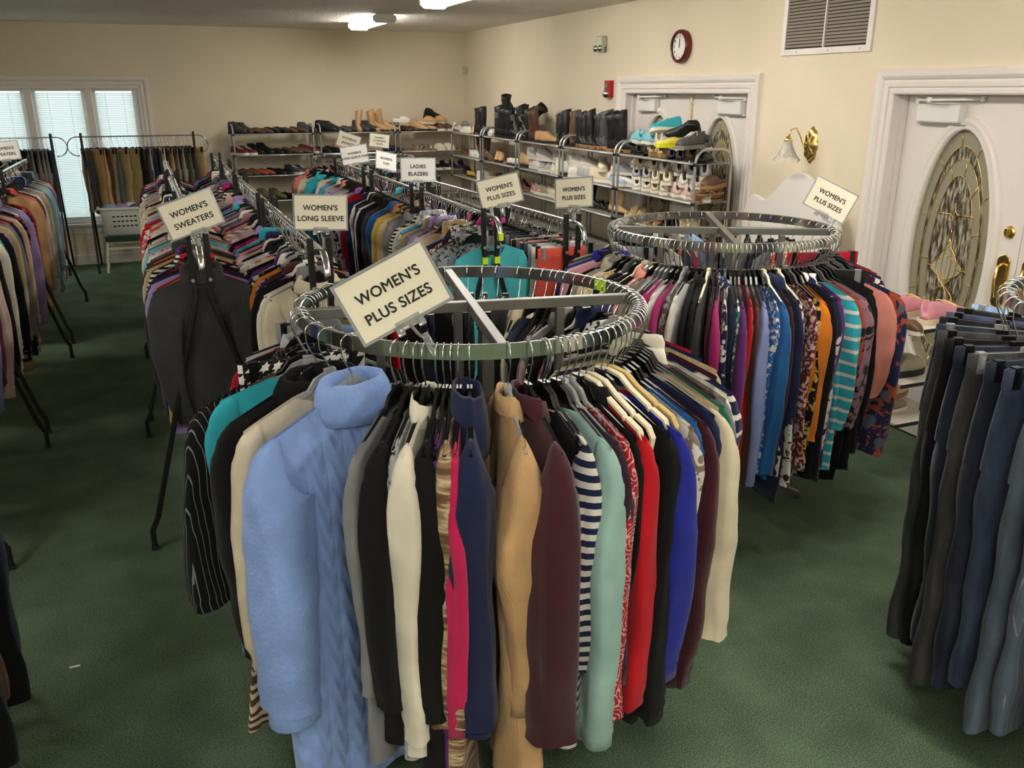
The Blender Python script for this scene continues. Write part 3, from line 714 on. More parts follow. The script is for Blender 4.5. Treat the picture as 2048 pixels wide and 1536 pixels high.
def collar_me(kind, nk=.08, seed=1, ry=.03):
    b = MB(); n = 28
    if kind == 'turtle': prf = [(.0,-.150,1.06),(0,-.125,1.0),(0,-.085,.92),(0,-.055,.95),(0,-.048,1.08),(0,-.07,1.2),(0,-.10,1.22),(0,-.112,1.18)]
    elif kind == 'cowl': prf = [(.0,-.175,1.35),(0,-.13,1.2),(0,-.095,1.2),(0,-.07,1.35),(0,-.064,1.6),(0,-.085,1.85),(0,-.13,1.95),(0,-.165,1.8),(0,-.18,1.55)]
    elif kind == 'hood': prf = [(.0,-.16,1.3),(0,-.12,1.2),(0,-.085,1.25),(0,-.065,1.45),(0,-.065,1.75),(0,-.10,2.1),(0,-.16,2.3),(0,-.21,2.1),(0,-.225,1.5)]
    else: prf = [(.0,-.125,1.05),(0,-.10,1.0),(0,-.083,1.02),(0,-.08,1.14),(0,-.105,1.35),(0,-.128,1.45)]
    vs_ = []
    for o, z, k in prf:
        for i in range(n):
            a = 2*pi*i/n; x = nk*k*cos(a); y = ry*k*sin(a)
            if kind == 'hood' and sin(a) < 0: y *= 1.2
            dz = -.385*max(0, abs(x)-.066)*.8 - (.030*max(0, sin(a)) if kind in ('shirt', 'turtle') else .035*max(0, sin(a))*(k-1))
            w_ = .006*nz3(cos(a)*2+seed, sin(a)*2, z*20)
            vs_.append((x+w_, y+w_, z+dz+w_))
    b.add(vs_, [(j*n+i, j*n+(i+1) % n, (j+1)*n+(i+1) % n, (j+1)*n+i) for j in range(len(prf)-1) for i in range(n)])
    return b
def leg_me(seed, s, L=1.0, w0=.105, w1=.085, th=.022, nv=14, ns=16, off=.1, flare=0, fold=.011):
    rs = random.Random(seed+77*(s > 0)); so = rs.uniform(0, 50); vs_ = []
    for j in range(nv+1):
        t = j/nv; w_ = w0+(w1-w0)*min(1, t*1.5)+flare*max(0, t-.6); cx = s*(off-.012*t); z = -.34-(L-.24)*t
        for i in range(ns):
            a = 2*pi*i/ns; ca, sa = cos(a), sin(a)
            d = fold*(nz3(ca*1.6+so, sa*2+so, z*4)+.4*sin(z*22+so))
            vs_.append((cx+(w_+d)*math.copysign(abs(ca)**.75, ca), (th+d)*math.copysign(abs(sa)**.6, sa)+s*.004+.014*nz3(z*2.5+so, 4, so)*t, z))
    return MB().add(vs_, [(j*ns+i, j*ns+(i+1) % ns, (j+1)*ns+(i+1) % ns, (j+1)*ns+i) for j in range(nv) for i in range(ns)])
def hips_me(seed, W=.19, th=.02, hipw=.205, skirt=0, L=.26):
    rs = random.Random(seed); so = rs.uniform(0, 50); vs_ = []; nu = 32; nv = 8 if not skirt else 14
    for j in range(nv+1):
        t = j/nv; z = -.148-(L if not skirt else skirt)*t; w_ = W+(hipw-W)*min(1, t*1.2)
        for i in range(nu):
            a = 2*pi*i/nu; ca, sa = cos(a), sin(a); x = w_*math.copysign(abs(ca)**.75, ca)
            y = (.010+(th-.010)*min(1, t*2))*math.copysign(abs(sa)**.55, sa)+.005*t*nz3(x*14+so, sa*2, z*5)
            if skirt: y += .008*t*sin(x*42+so)
            vs_.append((x, y, z))
    return MB().add(vs_, [(j*nu+i, j*nu+(i+1) % nu, (j+1)*nu+(i+1) % nu, (j+1)*nu+i) for j in range(nv) for i in range(nu)])
def band_me(W=.193, z0=-.094, z1=-.150):
    vs_ = []; nu = 28
    for z, k in ((z1, .0125), (z0, .0115), (z0, .008), (z1, .009)):
        for i in range(nu):
            a = 2*pi*i/nu; ca, sa = cos(a), sin(a); vs_.append(((W if k > .01 else W-.003)*math.copysign(abs(ca)**.75, ca), k*math.copysign(abs(sa)**.6, sa), z))
    return MB().add(vs_, [(j*nu+i, j*nu+(i+1) % nu, (j+1)*nu+(i+1) % nu, (j+1)*nu+i) for j in range(3) for i in range(nu)])

def band_from(mb, ns, L_=.048, k1=.93, k2=.88, axis=None):
    """ribbed band hanging from the last ring of a sleeve or body"""
    ring = [Vector(v) for v in mb.v[-ns:]]; c_ = sum(ring, Vector())/ns; out = MB(); vs_ = []
    for k, dz in ((.97, .004), (k1, -.010), (k1, -L_), (k2, -L_), (k2, -.01)):
        for i, v in enumerate(ring):
            kk = k*(1.0+(.004 if i % 2 else -.004)*(k != .97)); vs_.append((c_.x+(v.x-c_.x)*kk, c_.y+(v.y-c_.y)*kk, v.z*.3+c_.z*.7+dz if k != .97 else v.z+dz))
    return out.add(vs_, [(j*ns+i, j*ns+(i+1) % ns, (j+1)*ns+(i+1) % ns, (j+1)*ns+i) for j in range(4) for i in range(ns)])
LIB = {}
def top_variant(key, **p):
    """body, sleeves and collar meshes sharing one set of proportions"""
    seed = p.get('seed', sum(ord(c) for c in key)); W = p.get('W', .215); sl = p.get('sl', .6); col = p.get('collar')
    bp = {k: p[k] for k in ('L','th','hem','nk','df','db','nu','nv','fold','fan','flare') if k in p}
    sp = {k: p[k] for k in ('ry','r0','r1','out','wr','cuff','bell','bend') if k in p}
    if p.get('lod'): bp.update(nu=24, nv=9); sp.update(ns=10, nv=9)
    else: sp.setdefault('ns', 24); sp['nv'] = 30; bp.setdefault('nu', 44); bp.setdefault('nv', 20)
    bmb = body_me(seed, W, **bp); d = {'body': bmb.mesh('garment', blackpl, True)}
    if p.get('rib'): d['hemb'] = band_from(bmb, bp['nu'], .07, .95, .93).mesh('hem_band', blackpl, True)
    for nm, s_ in (('sr', 1), ('sll', -1)):
        if sl:
            q = dict(sp)
            if s_ < 0 and p.get('fan'): q['ry'] = q.get('ry', .018)*(1-p['fan']*.8)
            smb = sleeve_me(seed, s_, W, sl, **q); d[nm] = smb.mesh('sleeve', blackpl, True)
            if p.get('rib') and sl > .4: d['c'+nm] = band_from(smb, q['ns']).mesh('cuff', blackpl, True)
    if col: d['collar'] = collar_me(col, p.get('cnk', .075), seed, p.get('cry', .026)).mesh('collar', blackpl, True)
    d['clip'] = False
    LIB[key] = d; return d
for i in range(8):
    q = random.Random(100+i)
    top_variant('far%d' % i, seed=200+i, lod=1, L=q.uniform(.58, .76), sl=[.64,.66,.62,.68,.3,.66,.5,.64][i], th=.013, ry=.015, nk=q.uniform(.075, .12), df=q.uniform(.03, .10), db=q.uniform(.01, .04), out=q.uniform(-.015, .015), hem=q.uniform(.2, .235), r0=.074, r1=.045,
                collar='shirt' if i in (2, 5) else None)
for i in range(10):
    q = random.Random(140+i)
    top_variant('mid%d' % i, seed=300+i, L=q.uniform(.56, .80), sl=[.62,.66,.6,.68,.3,.64,.7,.62,.58,.66][i], th=.017, ry=.022, nk=q.uniform(.075, .125), df=q.uniform(.03, .11), db=q.uniform(.01, .04), out=q.uniform(-.015, .03), hem=q.uniform(.21, .25), W=q.uniform(.215, .235), r0=.082, r1=.05, fan=.35, fold=.008,
                collar=[None, 'shirt', None, 'turtle', None, None, 'shirt', None, None, None][i])
def pants_variant(key, L=.95, **p):
    sd = p.get('seed', 5); th = p.get('th', .018); k = p.get('k', 1.0)
    LIB[key] = {'body': hips_me(sd, .19*k, th, .205*k).mesh('trousers', blackpl, True), 'l1': leg_me(sd, 1, L, .108*k, p.get('w1', .085)*k, th, off=.1*k, flare=p.get('flare', 0)).mesh('trouser_leg', blackpl, True),
                'l2': leg_me(sd, -1, L, .108*k, p.get('w1', .085)*k, th, off=.1*k, flare=p.get('flare', 0)).mesh('trouser_leg', blackpl, True), 'band': band_me(.193*k).mesh('waistband', blackpl, True), 'clip': True}
for i in range(3): pants_variant('menpants%d' % i, L=[.72,.76,.68][i], seed=10+i, th=.024, k=.9)
for i in range(3): pants_variant('pants%d' % i, L=[.9,1.0,.6][i], seed=20+i, th=.015, k=.95)
for i in range(3): pants_variant('jeans%d' % i, L=[1.12,1.06,1.16][i], seed=30+i, th=.03, w1=[.09,.08,.1][i], flare=[.0,0,.05][i])
LIB['skirt'] = {'body': hips_me(41, .19, .02, .22, .5).mesh('skirt', blackpl, True), 'band': band_me().mesh('waistband', blackpl, True), 'clip': True}

PARTNAME = {'sr': 'sleeve', 'sll': 'sleeve', 'collar': 'collar', 'l1': 'trouser_leg', 'l2': 'trouser_leg', 'band': 'waistband', 'hemb': 'hem_band'}
HUNG = []        # every garment: dict(obj, rail, kind, mat key, hanger...)
def hang(rail, x, y, z, rot, kind, fab, var, hng='black', hk=None, tilt=0.0, big=False, colfab=None, sleevefab=None, extra=None, scl=1.0):
    d = LIB[var]
    o = bpy.data.objects.new(kind.replace(' ', '_').replace('-', '_'), d['body']); C.objects.link(o)
    M = Matrix.Translation((x, y, z)) @ Matrix.Rotation(rot, 4, 'Z') @ Matrix.Rotation(tilt, 4, 'X') @ Matrix.Translation((0, 0, -DROP)) @ Matrix.Scale(scl, 4, (1, 0, 0))
    o.matrix_world = M
    fm = fabric(fab); setmat(o, fm)
    for k, nm in PARTNAME.items():
        if d.get(k):
            c = bpy.data.objects.new(nm, d[k]); C.objects.link(c); c.parent = o
            if d.get('c'+k):
                cc = bpy.data.objects.new('cuff', d['c'+k]); C.objects.link(cc); cc.parent = c; setmat(cc, fabric(sleevefab or fab))
            setmat(c, fabric(colfab) if (k == 'collar' and colfab) else fabric(sleevefab) if (sleevefab and nm == 'sleeve') else fm)
    rec = dict(o=o, rail=rail, kind=kind, fab=fab, M=M, hng=hng, hk=hk or ('clip' if d['clip'] else 'plain'), big=big, dist=(x*x+y*y+(z-2.02)**2))
    HUNG.append(rec); rail['items'].append(rec)
    if extra: extra(o)
    return o

# ------------------------------------------------------------------ lay out racks and clothes
S1X, S2X = .14, .575
for i, (a, c, l) in enumerate(((3.95, 5.45, 'straight chrome rack under the tilted women\'s sweaters sign, nearest of its row'), (5.75, 7.25, 'straight chrome rack, second along the women\'s sweaters row'), (7.45, 8.95, 'straight chrome rack at the far end of the women\'s sweaters row'))):
    straight_rack(S1X+.0, a, S1X-.02, c, 1.42, l, arc=95, hoop=.09)
for i, (a, c, l) in enumerate(((3.45, 4.92, 'straight chrome rack under the women\'s long sleeve sign, nearest of its row'), (5.2, 6.45, 'straight chrome rack, second along the women\'s long sleeve row'), (6.7, 7.7, 'straight chrome rack, third along the women\'s long sleeve row'), (7.95, 8.85, 'straight chrome rack at the far end of the long sleeve row'))):
    straight_rack(S2X, a, S2X-.01, c, 1.45, l, arc=95, hoop=.09)
AX = 1.55
for a, c, l in ((4.12, 5.22, 'straight chrome rack ending in black posts with neon tags'), (5.45, 6.55, 'straight chrome rack under the ladies blazers sign'), (6.82, 7.95, 'straight chrome rack under the long sleeve tops sign')):
    straight_rack(AX, a, AX, c, 1.445, l, arc=100, hoop=.09)
BX = 2.0
for a, c, l in ((4.10, 5.0, 'straight chrome rack of trousers behind the coral pair'), (5.25, 6.4, 'straight chrome rack behind the ladies blazers rack'), (6.6, 7.6, 'straight chrome rack in front of the small far round rack')):
    straight_rack(BX, a, BX-.04, c, 1.395, l, arc=100, hoop=.09)
S0X = -1.14
for a, c, l in ((4.0, 5.5, 'straight rack along the left edge, nearest the camera'), (5.75, 7.5, 'straight rack along the left edge, second from the camera'), (7.95, 9.6, 'straight rack at the left edge, nearest the window')):
    straight_rack(S0X, a, S0X+.02, c, 1.42, l, arc=95, hoop=.09)
straight_rack(-.79, 1.85, -.79, 3.0, 1.42, 'straight rack of trousers at the lower left edge', arc=95, hoop=.09, spread=.15)
BKY = 11.42
straight_rack(-.72, BKY, .50, BKY, 1.545, 'straight chrome rack of men\'s trousers in front of the wall right of the window', hoop=.105, arc=185, spread=.30)
straight_rack(-2.5, BKY, -1.03, BKY, 1.545, 'straight chrome rack of men\'s trousers in front of the window', hoop=.105, arc=185, spread=.30)
R1 = (.866, 2.478, 1.42, .519); R2 = (2.4926, 3.481, 1.42, .519); R3 = (2.02, 9.05, 1.40, .50); RJ = (2.87, 1.56, 1.42, .519)
round_rack(*R1, -100, 'large round chrome clothes rack in the foreground with a neon tag', 11)
round_rack(*R2, -117, 'large round chrome clothes rack near the far side doors')
round_rack(*R3, -60, 'small round chrome clothes rack in the distance below the jackets sign')
round_rack(*RJ, -75, 'round chrome jeans rack at the right edge')

def rail(phrase, ref): return dict(phrase=phrase, ref=ref, items=[])
RAILS = dict(
 s1=rail('women\'s sweaters row', 'from its near end'), s2=rail('women\'s long sleeve row', 'from its near end'),
 c=rail('middle row', 'from the turquoise top'), d=rail('row of the coral trousers', 'from the coral pair'),
 s0=rail('left edge row', 'from its near end'), bk=rail('far wall rail', 'from its right hoop'), bk2=rail('window rail', 'from its right hoop'),
 r1=rail('foreground round rack', 'counterclockwise from the pinstriped blazer'), r2=rail('right round rack', 'counterclockwise from its left side'),
 r3=rail('distant round rack', 'counterclockwise from its left side'), j=rail('jeans round rack', 'from the rack\'s far left'))
KINDS = ['blouse','sweater','top','cardigan','shirt','tunic','pullover','jumper']
def kind_of(fab, q):
    if 'knit' in fab or 'cable' in fab: return q.choice(['sweater','cardigan','pullover'])
    if any(k in fab for k in ('floral','print','leafy','paisley')): return q.choice(['blouse','top','tunic'])
    if 'checked' in fab or 'plaid' in fab: return 'shirt'
    return q.choice(['top','sweater','blouse','pullover','shirt','cardigan'])
def clothes(s_): return [x.strip() for x in s_.split(',')]
def fill_rail(rl, x0, y0, x1, y1, z, lst, fill, step, vset, seed, flip=True, kinds=None, hn=None, skip=()):
    q = random.Random(seed); Ln = sqrt((x1-x0)**2+(y1-y0)**2); d = 0.0; i = 0; base = math.atan2(y1-y0, x1-x0)
    while d < Ln:
        if not any(a < d/Ln < c for a, c in skip):
            fab = lst[i] if i < len(lst) else q.choice(fill)
            kd = None
            if ':' in fab: fab, kd = fab.split(':')
            t = d/Ln; rot = base-pi/2 + (pi if (not flip or q.random() < .7) else 0) + q.uniform(-.16, .16)
            v = q.choice(vset)
            if kd in ('trousers','jeans'): v = q.choice(['pants0','pants1'])
            if kd == 'skirt': v = 'skirt'
            hn_ = hn or q.choice(['black']*7+['clear','white','grey'])
            hang(rl, x0+(x1-x0)*t, y0+(y1-y0)*t, z, rot, kd or (kinds(fab, q) if kinds else kind_of(fab, q)), fab, v, hn_, tilt=q.uniform(-.04, .04), hk=('clip' if LIB[v]['clip'] else 'plain'), scl=q.uniform(.86, 1.06))
            i += 1
        d += step*q.uniform(.8, 1.2)
FILL = clothes('black,black,black,charcoal,grey,white,cream,slate,brown,black,navy,white,cream,grey,navy,burgundy,blush,teal,powder,charcoal,crimson,plum,taupe,beige,lavender,white and black floral,navy and white floral,pink and white checked,black and white striped,burgundy floral,mint,rust,black and coral floral,olive,sky,white and powder print,grey knit,cream knit,magenta,coral and white print')
for i in range(8):
    q = random.Random(400+i)
    top_variant('str%d' % i, seed=500+i, L=q.uniform(.56, .74), sl=[.66,.68,.62,.7,.3,.66,.72,.62][i], th=.015, ry=.021, nk=q.uniform(.075, .12), df=q.uniform(.02, .09), db=q.uniform(.01, .04), out=q.uniform(-.02, .01), hem=q.uniform(.2, .235), r0=.078, r1=.047, collar=[None,'shirt',None,'turtle',None,'shirt',None,None][i])
for i in range(6):
    q = random.Random(450+i)
    top_variant('lng%d' % i, seed=550+i, L=q.uniform(.72, .95), sl=[.72,.78,.74,.8,.76,.7][i], th=.018, ry=.026, nk=q.uniform(.075, .11), df=q.uniform(.02, .07), out=q.uniform(-.01, .04), hem=q.uniform(.21, .25), W=.225, r0=.084, r1=.055, rib=i % 2, collar=[None,'shirt',None,'turtle',None,None][i])
LNG = ['lng%d' % i for i in range(6)]
STR = ['str%d' % i for i in range(8)]; FAR = ['far%d' % i for i in range(8)]
top_variant('greyfront', seed=77, L=.66, sl=.60, th=.018, ry=.024, nk=.07, df=.012, db=.01, out=-.03, W=.205, hem=.175, fold=.004, collar='turtle')
hang(RAILS['s1'], S1X+.005, 3.99, 1.41, pi, 'sweater', 'charcoal knit', 'greyfront', 'black', tilt=.03)
n1_ = clothes('mustard,crimson,lavender,navy,black and red zebra,plum,crimson knit,black,grey,black and white striped,burgundy,sand,maroon,purple,orange,charcoal,crimson,mauve,white,pink,white and coral print,powder,silver,aqua,green,cream,rust,white,white and black floral,crimson floral,blush,burgundy,black,ivory,coral floral,white,teal,black,cream,grey,red,ivory,mauve,white,black and white floral')
fill_rail(RAILS['s1'], S1X, 4.03, S1X-.02, 8.95, 1.408, n1_, FILL, .047, STR, 11, skip=((.31,.355),(.66,.70)))
n2_ = clothes('cream ribbed,grey,ivory,black:blazer,black:blazer,lilac,black,burgundy,navy and lavender floral,orange,black and mint floral,black,white,purple,black:blazer,cream,coral and white striped,grey,white,silver,black,blush,ivory,navy,pink,burgundy,teal,mint,white,magenta,plum,black,lavender,blush,white and grey striped,pink,salmon,blush,charcoal,grey and pink print')
fill_rail(RAILS['s2'], S2X, 3.55, S2X-.01, 8.85, 1.438, n2_, clothes('black,black,charcoal,grey,slate,pink,blush,salmon,black,white,magenta,lavender,grey,black and white striped,ivory,mauve,teal,white and grey print,charcoal,navy,brown'), .047, STR, 12, skip=((.28,.315),(.56,.60),(.79,.83)))
hang(RAILS['c'], AX+.015, 4.16, 1.433, pi+.3, 'top', 'turquoise', 'str2', 'clear', scl=1.05)
nc = clothes('silver and charcoal print,silver and charcoal print,brown and blush floral,burgundy and white patterned,navy,sky and white floral,camel,sand,blush,pink and white checked,white and black floral,brown and blush floral,lavender,taupe,khaki,blue,teal and white print,white and powder floral,cream')
fill_rail(RAILS['c'], AX-.02, 4.30, AX, 5.22, 1.433, nc, FILL, .048, STR, 13)
na = clothes('grey:blazer,taupe:blazer,sand:blazer,brown and mustard floral:blazer,mustard:blazer,tan:blazer,red:blazer,blue:blazer,blue:blazer,beige:blazer,burgundy:blazer,charcoal:blazer,black:blazer,black:blazer,navy:blazer,black:blazer,white:blazer,black:blazer')
fill_rail(RAILS['c'], AX, 5.47, AX, 6.55, 1.433, na, clothes('black:blazer,navy:blazer,charcoal:blazer,white:blazer'), .052, ['str1','str5','str0','str2'], 14)
nb = clothes('crimson:sweater,lilac,blush,navy and white floral,white and black print,white,cream,silver,blush,lavender,tan,white,salmon,powder,salmon,ivory,teal')
fill_rail(RAILS['c'], AX, 6.84, AX, 7.95, 1.433, nb, clothes('pink,teal,white,powder,salmon,ivory'), .058, FAR, 15)
nd_ = clothes('coral:trousers,cream:trousers,powder denim:jeans,cream:trousers,navy:trousers,salmon:trousers,black:trousers,khaki:trousers')
fill_rail(RAILS['d'], BX, 4.12, BX-.04, 5.0, 1.383, nd_, clothes('black:trousers,charcoal:trousers,navy:trousers,black:trousers,crimson:skirt'), .055, STR, 16)
fill_rail(RAILS['d'], BX, 5.3, BX-.04, 6.4, 1.383, [], clothes('black,navy,charcoal,black and white striped,magenta,white,grey'), .055, FAR, 17)
fill_rail(RAILS['d'], BX, 6.65, BX-.04, 7.6, 1.383, [], FILL, .06, FAR, 18)
n0 = clothes('royal,white,forest,charcoal,navy,mustard,grey,white,royal,black,burgundy,plum,white,cream,grey knit,grey knit,periwinkle,stone,mauve,maroon,black,blush,lilac,coral,black,ivory,crimson,teal,white,black,lavender,charcoal,khaki,sand,blush,grey,black,coral,navy,tan,blush,rust,navy')
q = random.Random(19)
for i in range(10): hang(RAILS['s0'], -.79, 1.95+.11*i, 1.408, q.uniform(-.08, .08), 'trousers', clothes('denim,indigo denim,black,brown,indigo denim,black,charcoal,brown,black,denim,black,charcoal')[i], 'jeans%d' % (i % 3), 'black')
fill_rail(RAILS['s0'], S0X, 4.05, S0X+.02, 7.5, 1.408, n0, FILL, .062, LNG, 20, skip=((.43,.49),))
fill_rail(RAILS['s0'], S0X, 7.98, S0X+.02, 9.55, 1.408, clothes('tan,blush,coral,cream,charcoal,salmon,white,black,beige'), FILL, .062, LNG, 21)

def fill_back(rl, x0, x1, lst, seed, step):
    q = random.Random(seed); x = x0; i = 0
    while x < x1 and i < len(lst):
        fab = lst[i]; rot = pi/2 + q.uniform(.15, .7) + (.55 if fab in ('camel', 'khaki', 'brown') else 0)
        hang(rl, x, BKY, 1.533, rot, 'trousers', fab, 'menpants%d' % q.randrange(3), 'black')
        x += step*q.uniform(.85, 1.15)*(1.9 if fab in ('camel', 'khaki') else 1); i += 1
fill_back(RAILS['bk'], -.67, .47, clothes('charcoal,camel,brown,tan,khaki,slate,khaki,khaki,khaki,stone,black,cream,charcoal,beige,navy,black,cream,black,tan,black,taupe,charcoal,stone,olive,charcoal,khaki,stone,charcoal,black,silver,taupe,charcoal,black'), 31, .038)
fill_back(RAILS['bk2'], -1.95, -1.05, clothes('black,navy,black,navy,charcoal,black,navy,black,khaki,stone,charcoal,taupe,black,grey,charcoal,grey,charcoal,taupe,grey,grey,charcoal,forest'), 32, .042)

# ---- foreground round rack: each visible garment made to measure
def ring_pt(Rg, th): a = R(th); return Rg[0]+Rg[3]*cos(a), Rg[1]+Rg[3]*sin(a)
def rh(rl, Rg, deg, dr, fab, kind, hng='black', hk=None, var=None, colfab=None, sleevefab=None, tilt=0, extra=None, drop=0, **p):
    p.setdefault('flare', .5)
    if kind in ('sweater', 'cardigan') and ('knit' in fab or 'cable' in fab or fab in ('teal', 'mint', 'royal', 'green')): p.setdefault('rib', 1); p['flare'] = min(p['flare'], .2)
    if var is None:
        var = 'hero%d' % len(LIB); top_variant(var, seed=900+len(LIB), **p)
    x, y = ring_pt(Rg, deg)
    return hang(rl, x, y, Rg[2]-.002+.0, R(dr), kind, fab, var, hng, hk, tilt, True, colfab, sleevefab, extra)
def ribbon_cuff(fab, r_=.062, z=-.92, x=.245, ry=.045):
    def f(o):
        m = MB(); n = 18; vs_ = []
        for zz in (z-.075, z-.07, z, z+.006):
            k = 1.06 if zz in (z-.07, z) else 1.0
            for i in range(n):
                a = 2*pi*i/n; vs_.append((x+r_*k*cos(a), ry*k*sin(a), zz))
        m.add(vs_, [(j*n+i, j*n+(i+1) % n, (j+1)*n+(i+1) % n, (j+1)*n+i) for j in range(3) for i in range(n)]).obj('cuff', fabric(fab), o, True)
    return f
def brooch(o):
    m = MB(); m.tube([(.02,.014,-.125),(.05,.016,-.115),(.08,.016,-.122)], .005, 8); m.tube([(.05,.016,-.115),(.045,.016,-.15)], .004, 8); m.obj('brooch', brass, o, True)
def buttons(o):
    m = MB()
    for k in range(5): m.lathe([(0,.004),(.009,.003),(.010,0)], 12, 'x', (0,0,0))
    m = MB()
    for k in range(4):
        z = -.32-.11*k; n = 12
        m.add([(.012+.009*cos(2*pi*i/n), .034, z+.009*sin(2*pi*i/n)) for i in range(n)], [tuple(range(n))])
    m.obj('buttons', solid('dark button', (40,34,32), .3), o)
r1 = RAILS['r1']
H = lambda *a, **k: rh(r1, R1, *a, **k)
# left side, faces turned to the camera; outer edge first in the picture
H(-205, -190, 'crimson', 'jacket', L=0.72, sl=.6, th=.016, ry=0.025, W=.23)
H(-188, -166, 'black pinstriped', 'blazer', L=0.96, sl=.62, th=.022, ry=0.044, W=.335, out=.06, r0=.09, r1=.055, bell=.5, df=.10, fan=.3, collar='shirt', cnk=.08)
H(-184, -172, 'black and white houndstooth', 'skirt', hk='clip', var='skirt')
H(-180, -172, 'brown and cream zebra', 'dress', L=1.18, sl=0, th=.022, W=.17, hem=.28, fold=.012)
H(-174, -186, 'teal', 'sweater', hng='clear', L=0.92, sl=.80, th=.026, ry=0.041, W=.255, r0=.10, r1=.06, df=.03, fold=.008)
H(-166, -162, 'black', 'blazer', L=0.82, sl=.74, th=.028, ry=0.053, W=.27, r0=.10, r1=.066, collar='shirt', cnk=.10, cry=.03, df=.12, fold=.004, extra=brooch)
H(-158, -160, 'cream satin', 'blouse', hng='clear', L=0.82, sl=.74, th=.02, ry=0.041, W=.265, r0=.085, r1=.05, bell=1.1, out=.02, fold=.012, df=.05, cuff=.1)
H(-147.5, -157, 'sky fleece', 'robe', hng='clear', L=1.22, sl=.80, th=.040, ry=.066, W=.285, r0=.10, r1=.076, out=.01, bend=.0, nk=.10, df=.06, collar='cowl', cnk=.062, cry=.030, fold=.006, wr=.007, hem=.27, sleevefab='sky plush', colfab='sky plush', extra=ribbon_cuff('sky plush', .076, -.955, .255, .060))
H(-131.5, -131, 'grey', 'cardigan', L=1.00, sl=.72, th=.015, ry=.022, W=.235, hem=.23, fold=.010)
H(-127.8, -127, 'black', 'cardigan', L=0.92, sl=.76, th=.03, ry=0.052, W=.225, fan=.3, out=.0, fold=.012)
H(-125, -124, 'silver lace', 'cardigan', L=0.98, sl=.70, th=.018, ry=0.029, W=.21, fan=.3)
H(-122.6, -122, 'ivory', 'jacket', L=0.96, sl=.86, th=.026, ry=0.053, W=.225, r0=.085, r1=.05, collar='shirt', colfab='ivory', fan=.3, fold=.006)
H(-119, -118, 'black', 'cardigan', L=1.06, sl=.80, th=.024, ry=0.052, W=.21, fan=.35, fold=.008)
H(-117, -115.5, 'purple', 'top', L=1.02, sl=.5, th=.012, ry=0.021, W=.19, fan=.3)
H(-115, -114, 'brown melange', 'cardigan', L=1.12, sl=.82, th=.026, ry=0.051, W=.21, fan=.4, flare=.5, fold=.012)
H(-113, -112, 'fuchsia knit', 'sweater', flare=0, hem=.15, L=0.98, sl=.80, th=.014, ry=0.025, W=.215, fan=.3)
H(-110, -109, 'navy', 'jacket', L=0.90, sl=.82, th=.030, ry=0.060, W=.205, r0=.09, r1=.056, collar='hood', cnk=.055, cry=.022, fan=.4, fold=.010)
H(-99, -100, 'camel knit', 'cardigan', hng='clear', L=1.08, sl=.76, th=.036, ry=0.057, W=.20, r0=.10, r1=.045, fan=.35, flare=.2, fold=.012, wr=.012, collar='shirt', cnk=.06)
H(-93, -92.5, 'burgundy velvet', 'jacket', L=0.94, sl=.86, th=.036, ry=0.067, W=.235, r0=.10, r1=.064, fan=.4, collar='shirt', cnk=.075, cry=.03, fold=.012)
H(-88.5, -87, 'black', 'top', L=0.80, sl=.0, th=.014, W=.2, fan=.3)
H(-87.5, -86, 'white and navy wide striped', 'top', L=0.98, sl=.68, th=.022, ry=0.034, W=.225, fan=.4, fold=.012, r0=.08, r1=.05)
H(-84, -81, 'mint', 'sweater', L=0.90, sl=.86, th=.024, ry=0.046, W=.245, r0=.09, r1=.055, fan=.4, out=.02, fold=.008)
H(-81.5, -80, 'plum knit', 'cardigan', hng='clear', L=0.90, sl=.70, th=.026, ry=0.044, W=.235, fan=.4, r0=.09)
H(-79, -78.5, 'crimson and blush paisley', 'blouse', hng='clear', L=0.96, sl=.84, th=.018, ry=0.032, W=.245, fan=.4, fold=.008)
H(-76, -77, 'black', 'top', L=0.80, sl=.5, th=.016, ry=0.023, W=.235, fan=.4)
H(-73, -77, 'red', 'jacket', hng='cream', hk='velvet', L=0.90, sl=.84, th=.022, ry=0.041, W=.245, fan=.4, out=.0, sleevefab='red', collar='shirt', colfab='black')
H(-70, -75, 'navy', 'tunic', hng='cream', hk='velvet', L=0.94, sl=.0, th=.022, W=.20, fan=.3, nk=.12, df=.14, db=.1)
H(-66.5, -74, 'black knit', 'sweater', L=0.94, sl=.86, th=.024, ry=0.041, W=.262, fan=.4, r0=.09, out=.01)
H(-63, -73, 'royal', 'sweater', hng='cream', hk='velvet', L=0.86, sl=.72, th=.026, ry=0.044, W=.275, r0=.09, r1=.06, fan=.4, fold=.010)
H(-60, -71, 'red', 'tank top', hng='sand', hk='velvet', L=0.70, sl=0, th=.014, W=.17, fan=.3, nk=.10, df=.1)
H(-57, -71, 'white and taupe leafy', 'blouse', L=0.94, sl=.78, th=.018, ry=0.030, W=.275, fan=.4)
H(-54, -69, 'blue', 'top', L=0.70, sl=.4, th=.014, ry=0.023, W=.265, fan=.3)
H(-51, -69, 'burgundy knit', 'cardigan', L=0.94, sl=.80, th=.024, ry=0.041, W=.29, fan=.4, r0=.09)
H(-45.5, -65, 'navy', 'cardigan', L=0.90, sl=.7, th=.020, ry=0.032, W=.285, fan=.4)
H(-42, -65, 'cream', 'jacket', L=0.80, sl=.72, th=.026, ry=0.048, W=.305, r0=.10, r1=.062, fan=.4, out=.03, fold=.008)
H(-38.5, -64, 'beige', 'top', L=0.88, sl=.7, th=.016, ry=0.023, W=.285, fan=.3)
H(-35.5, -63, 'green', 'sweater', L=0.98, sl=.66, th=.02, ry=0.032, W=.30, fan=.3)
H(-32.5, -62, 'maroon knit', 'cardigan', L=0.82, sl=.6, th=.016, ry=0.023, W=.27, fan=.3)
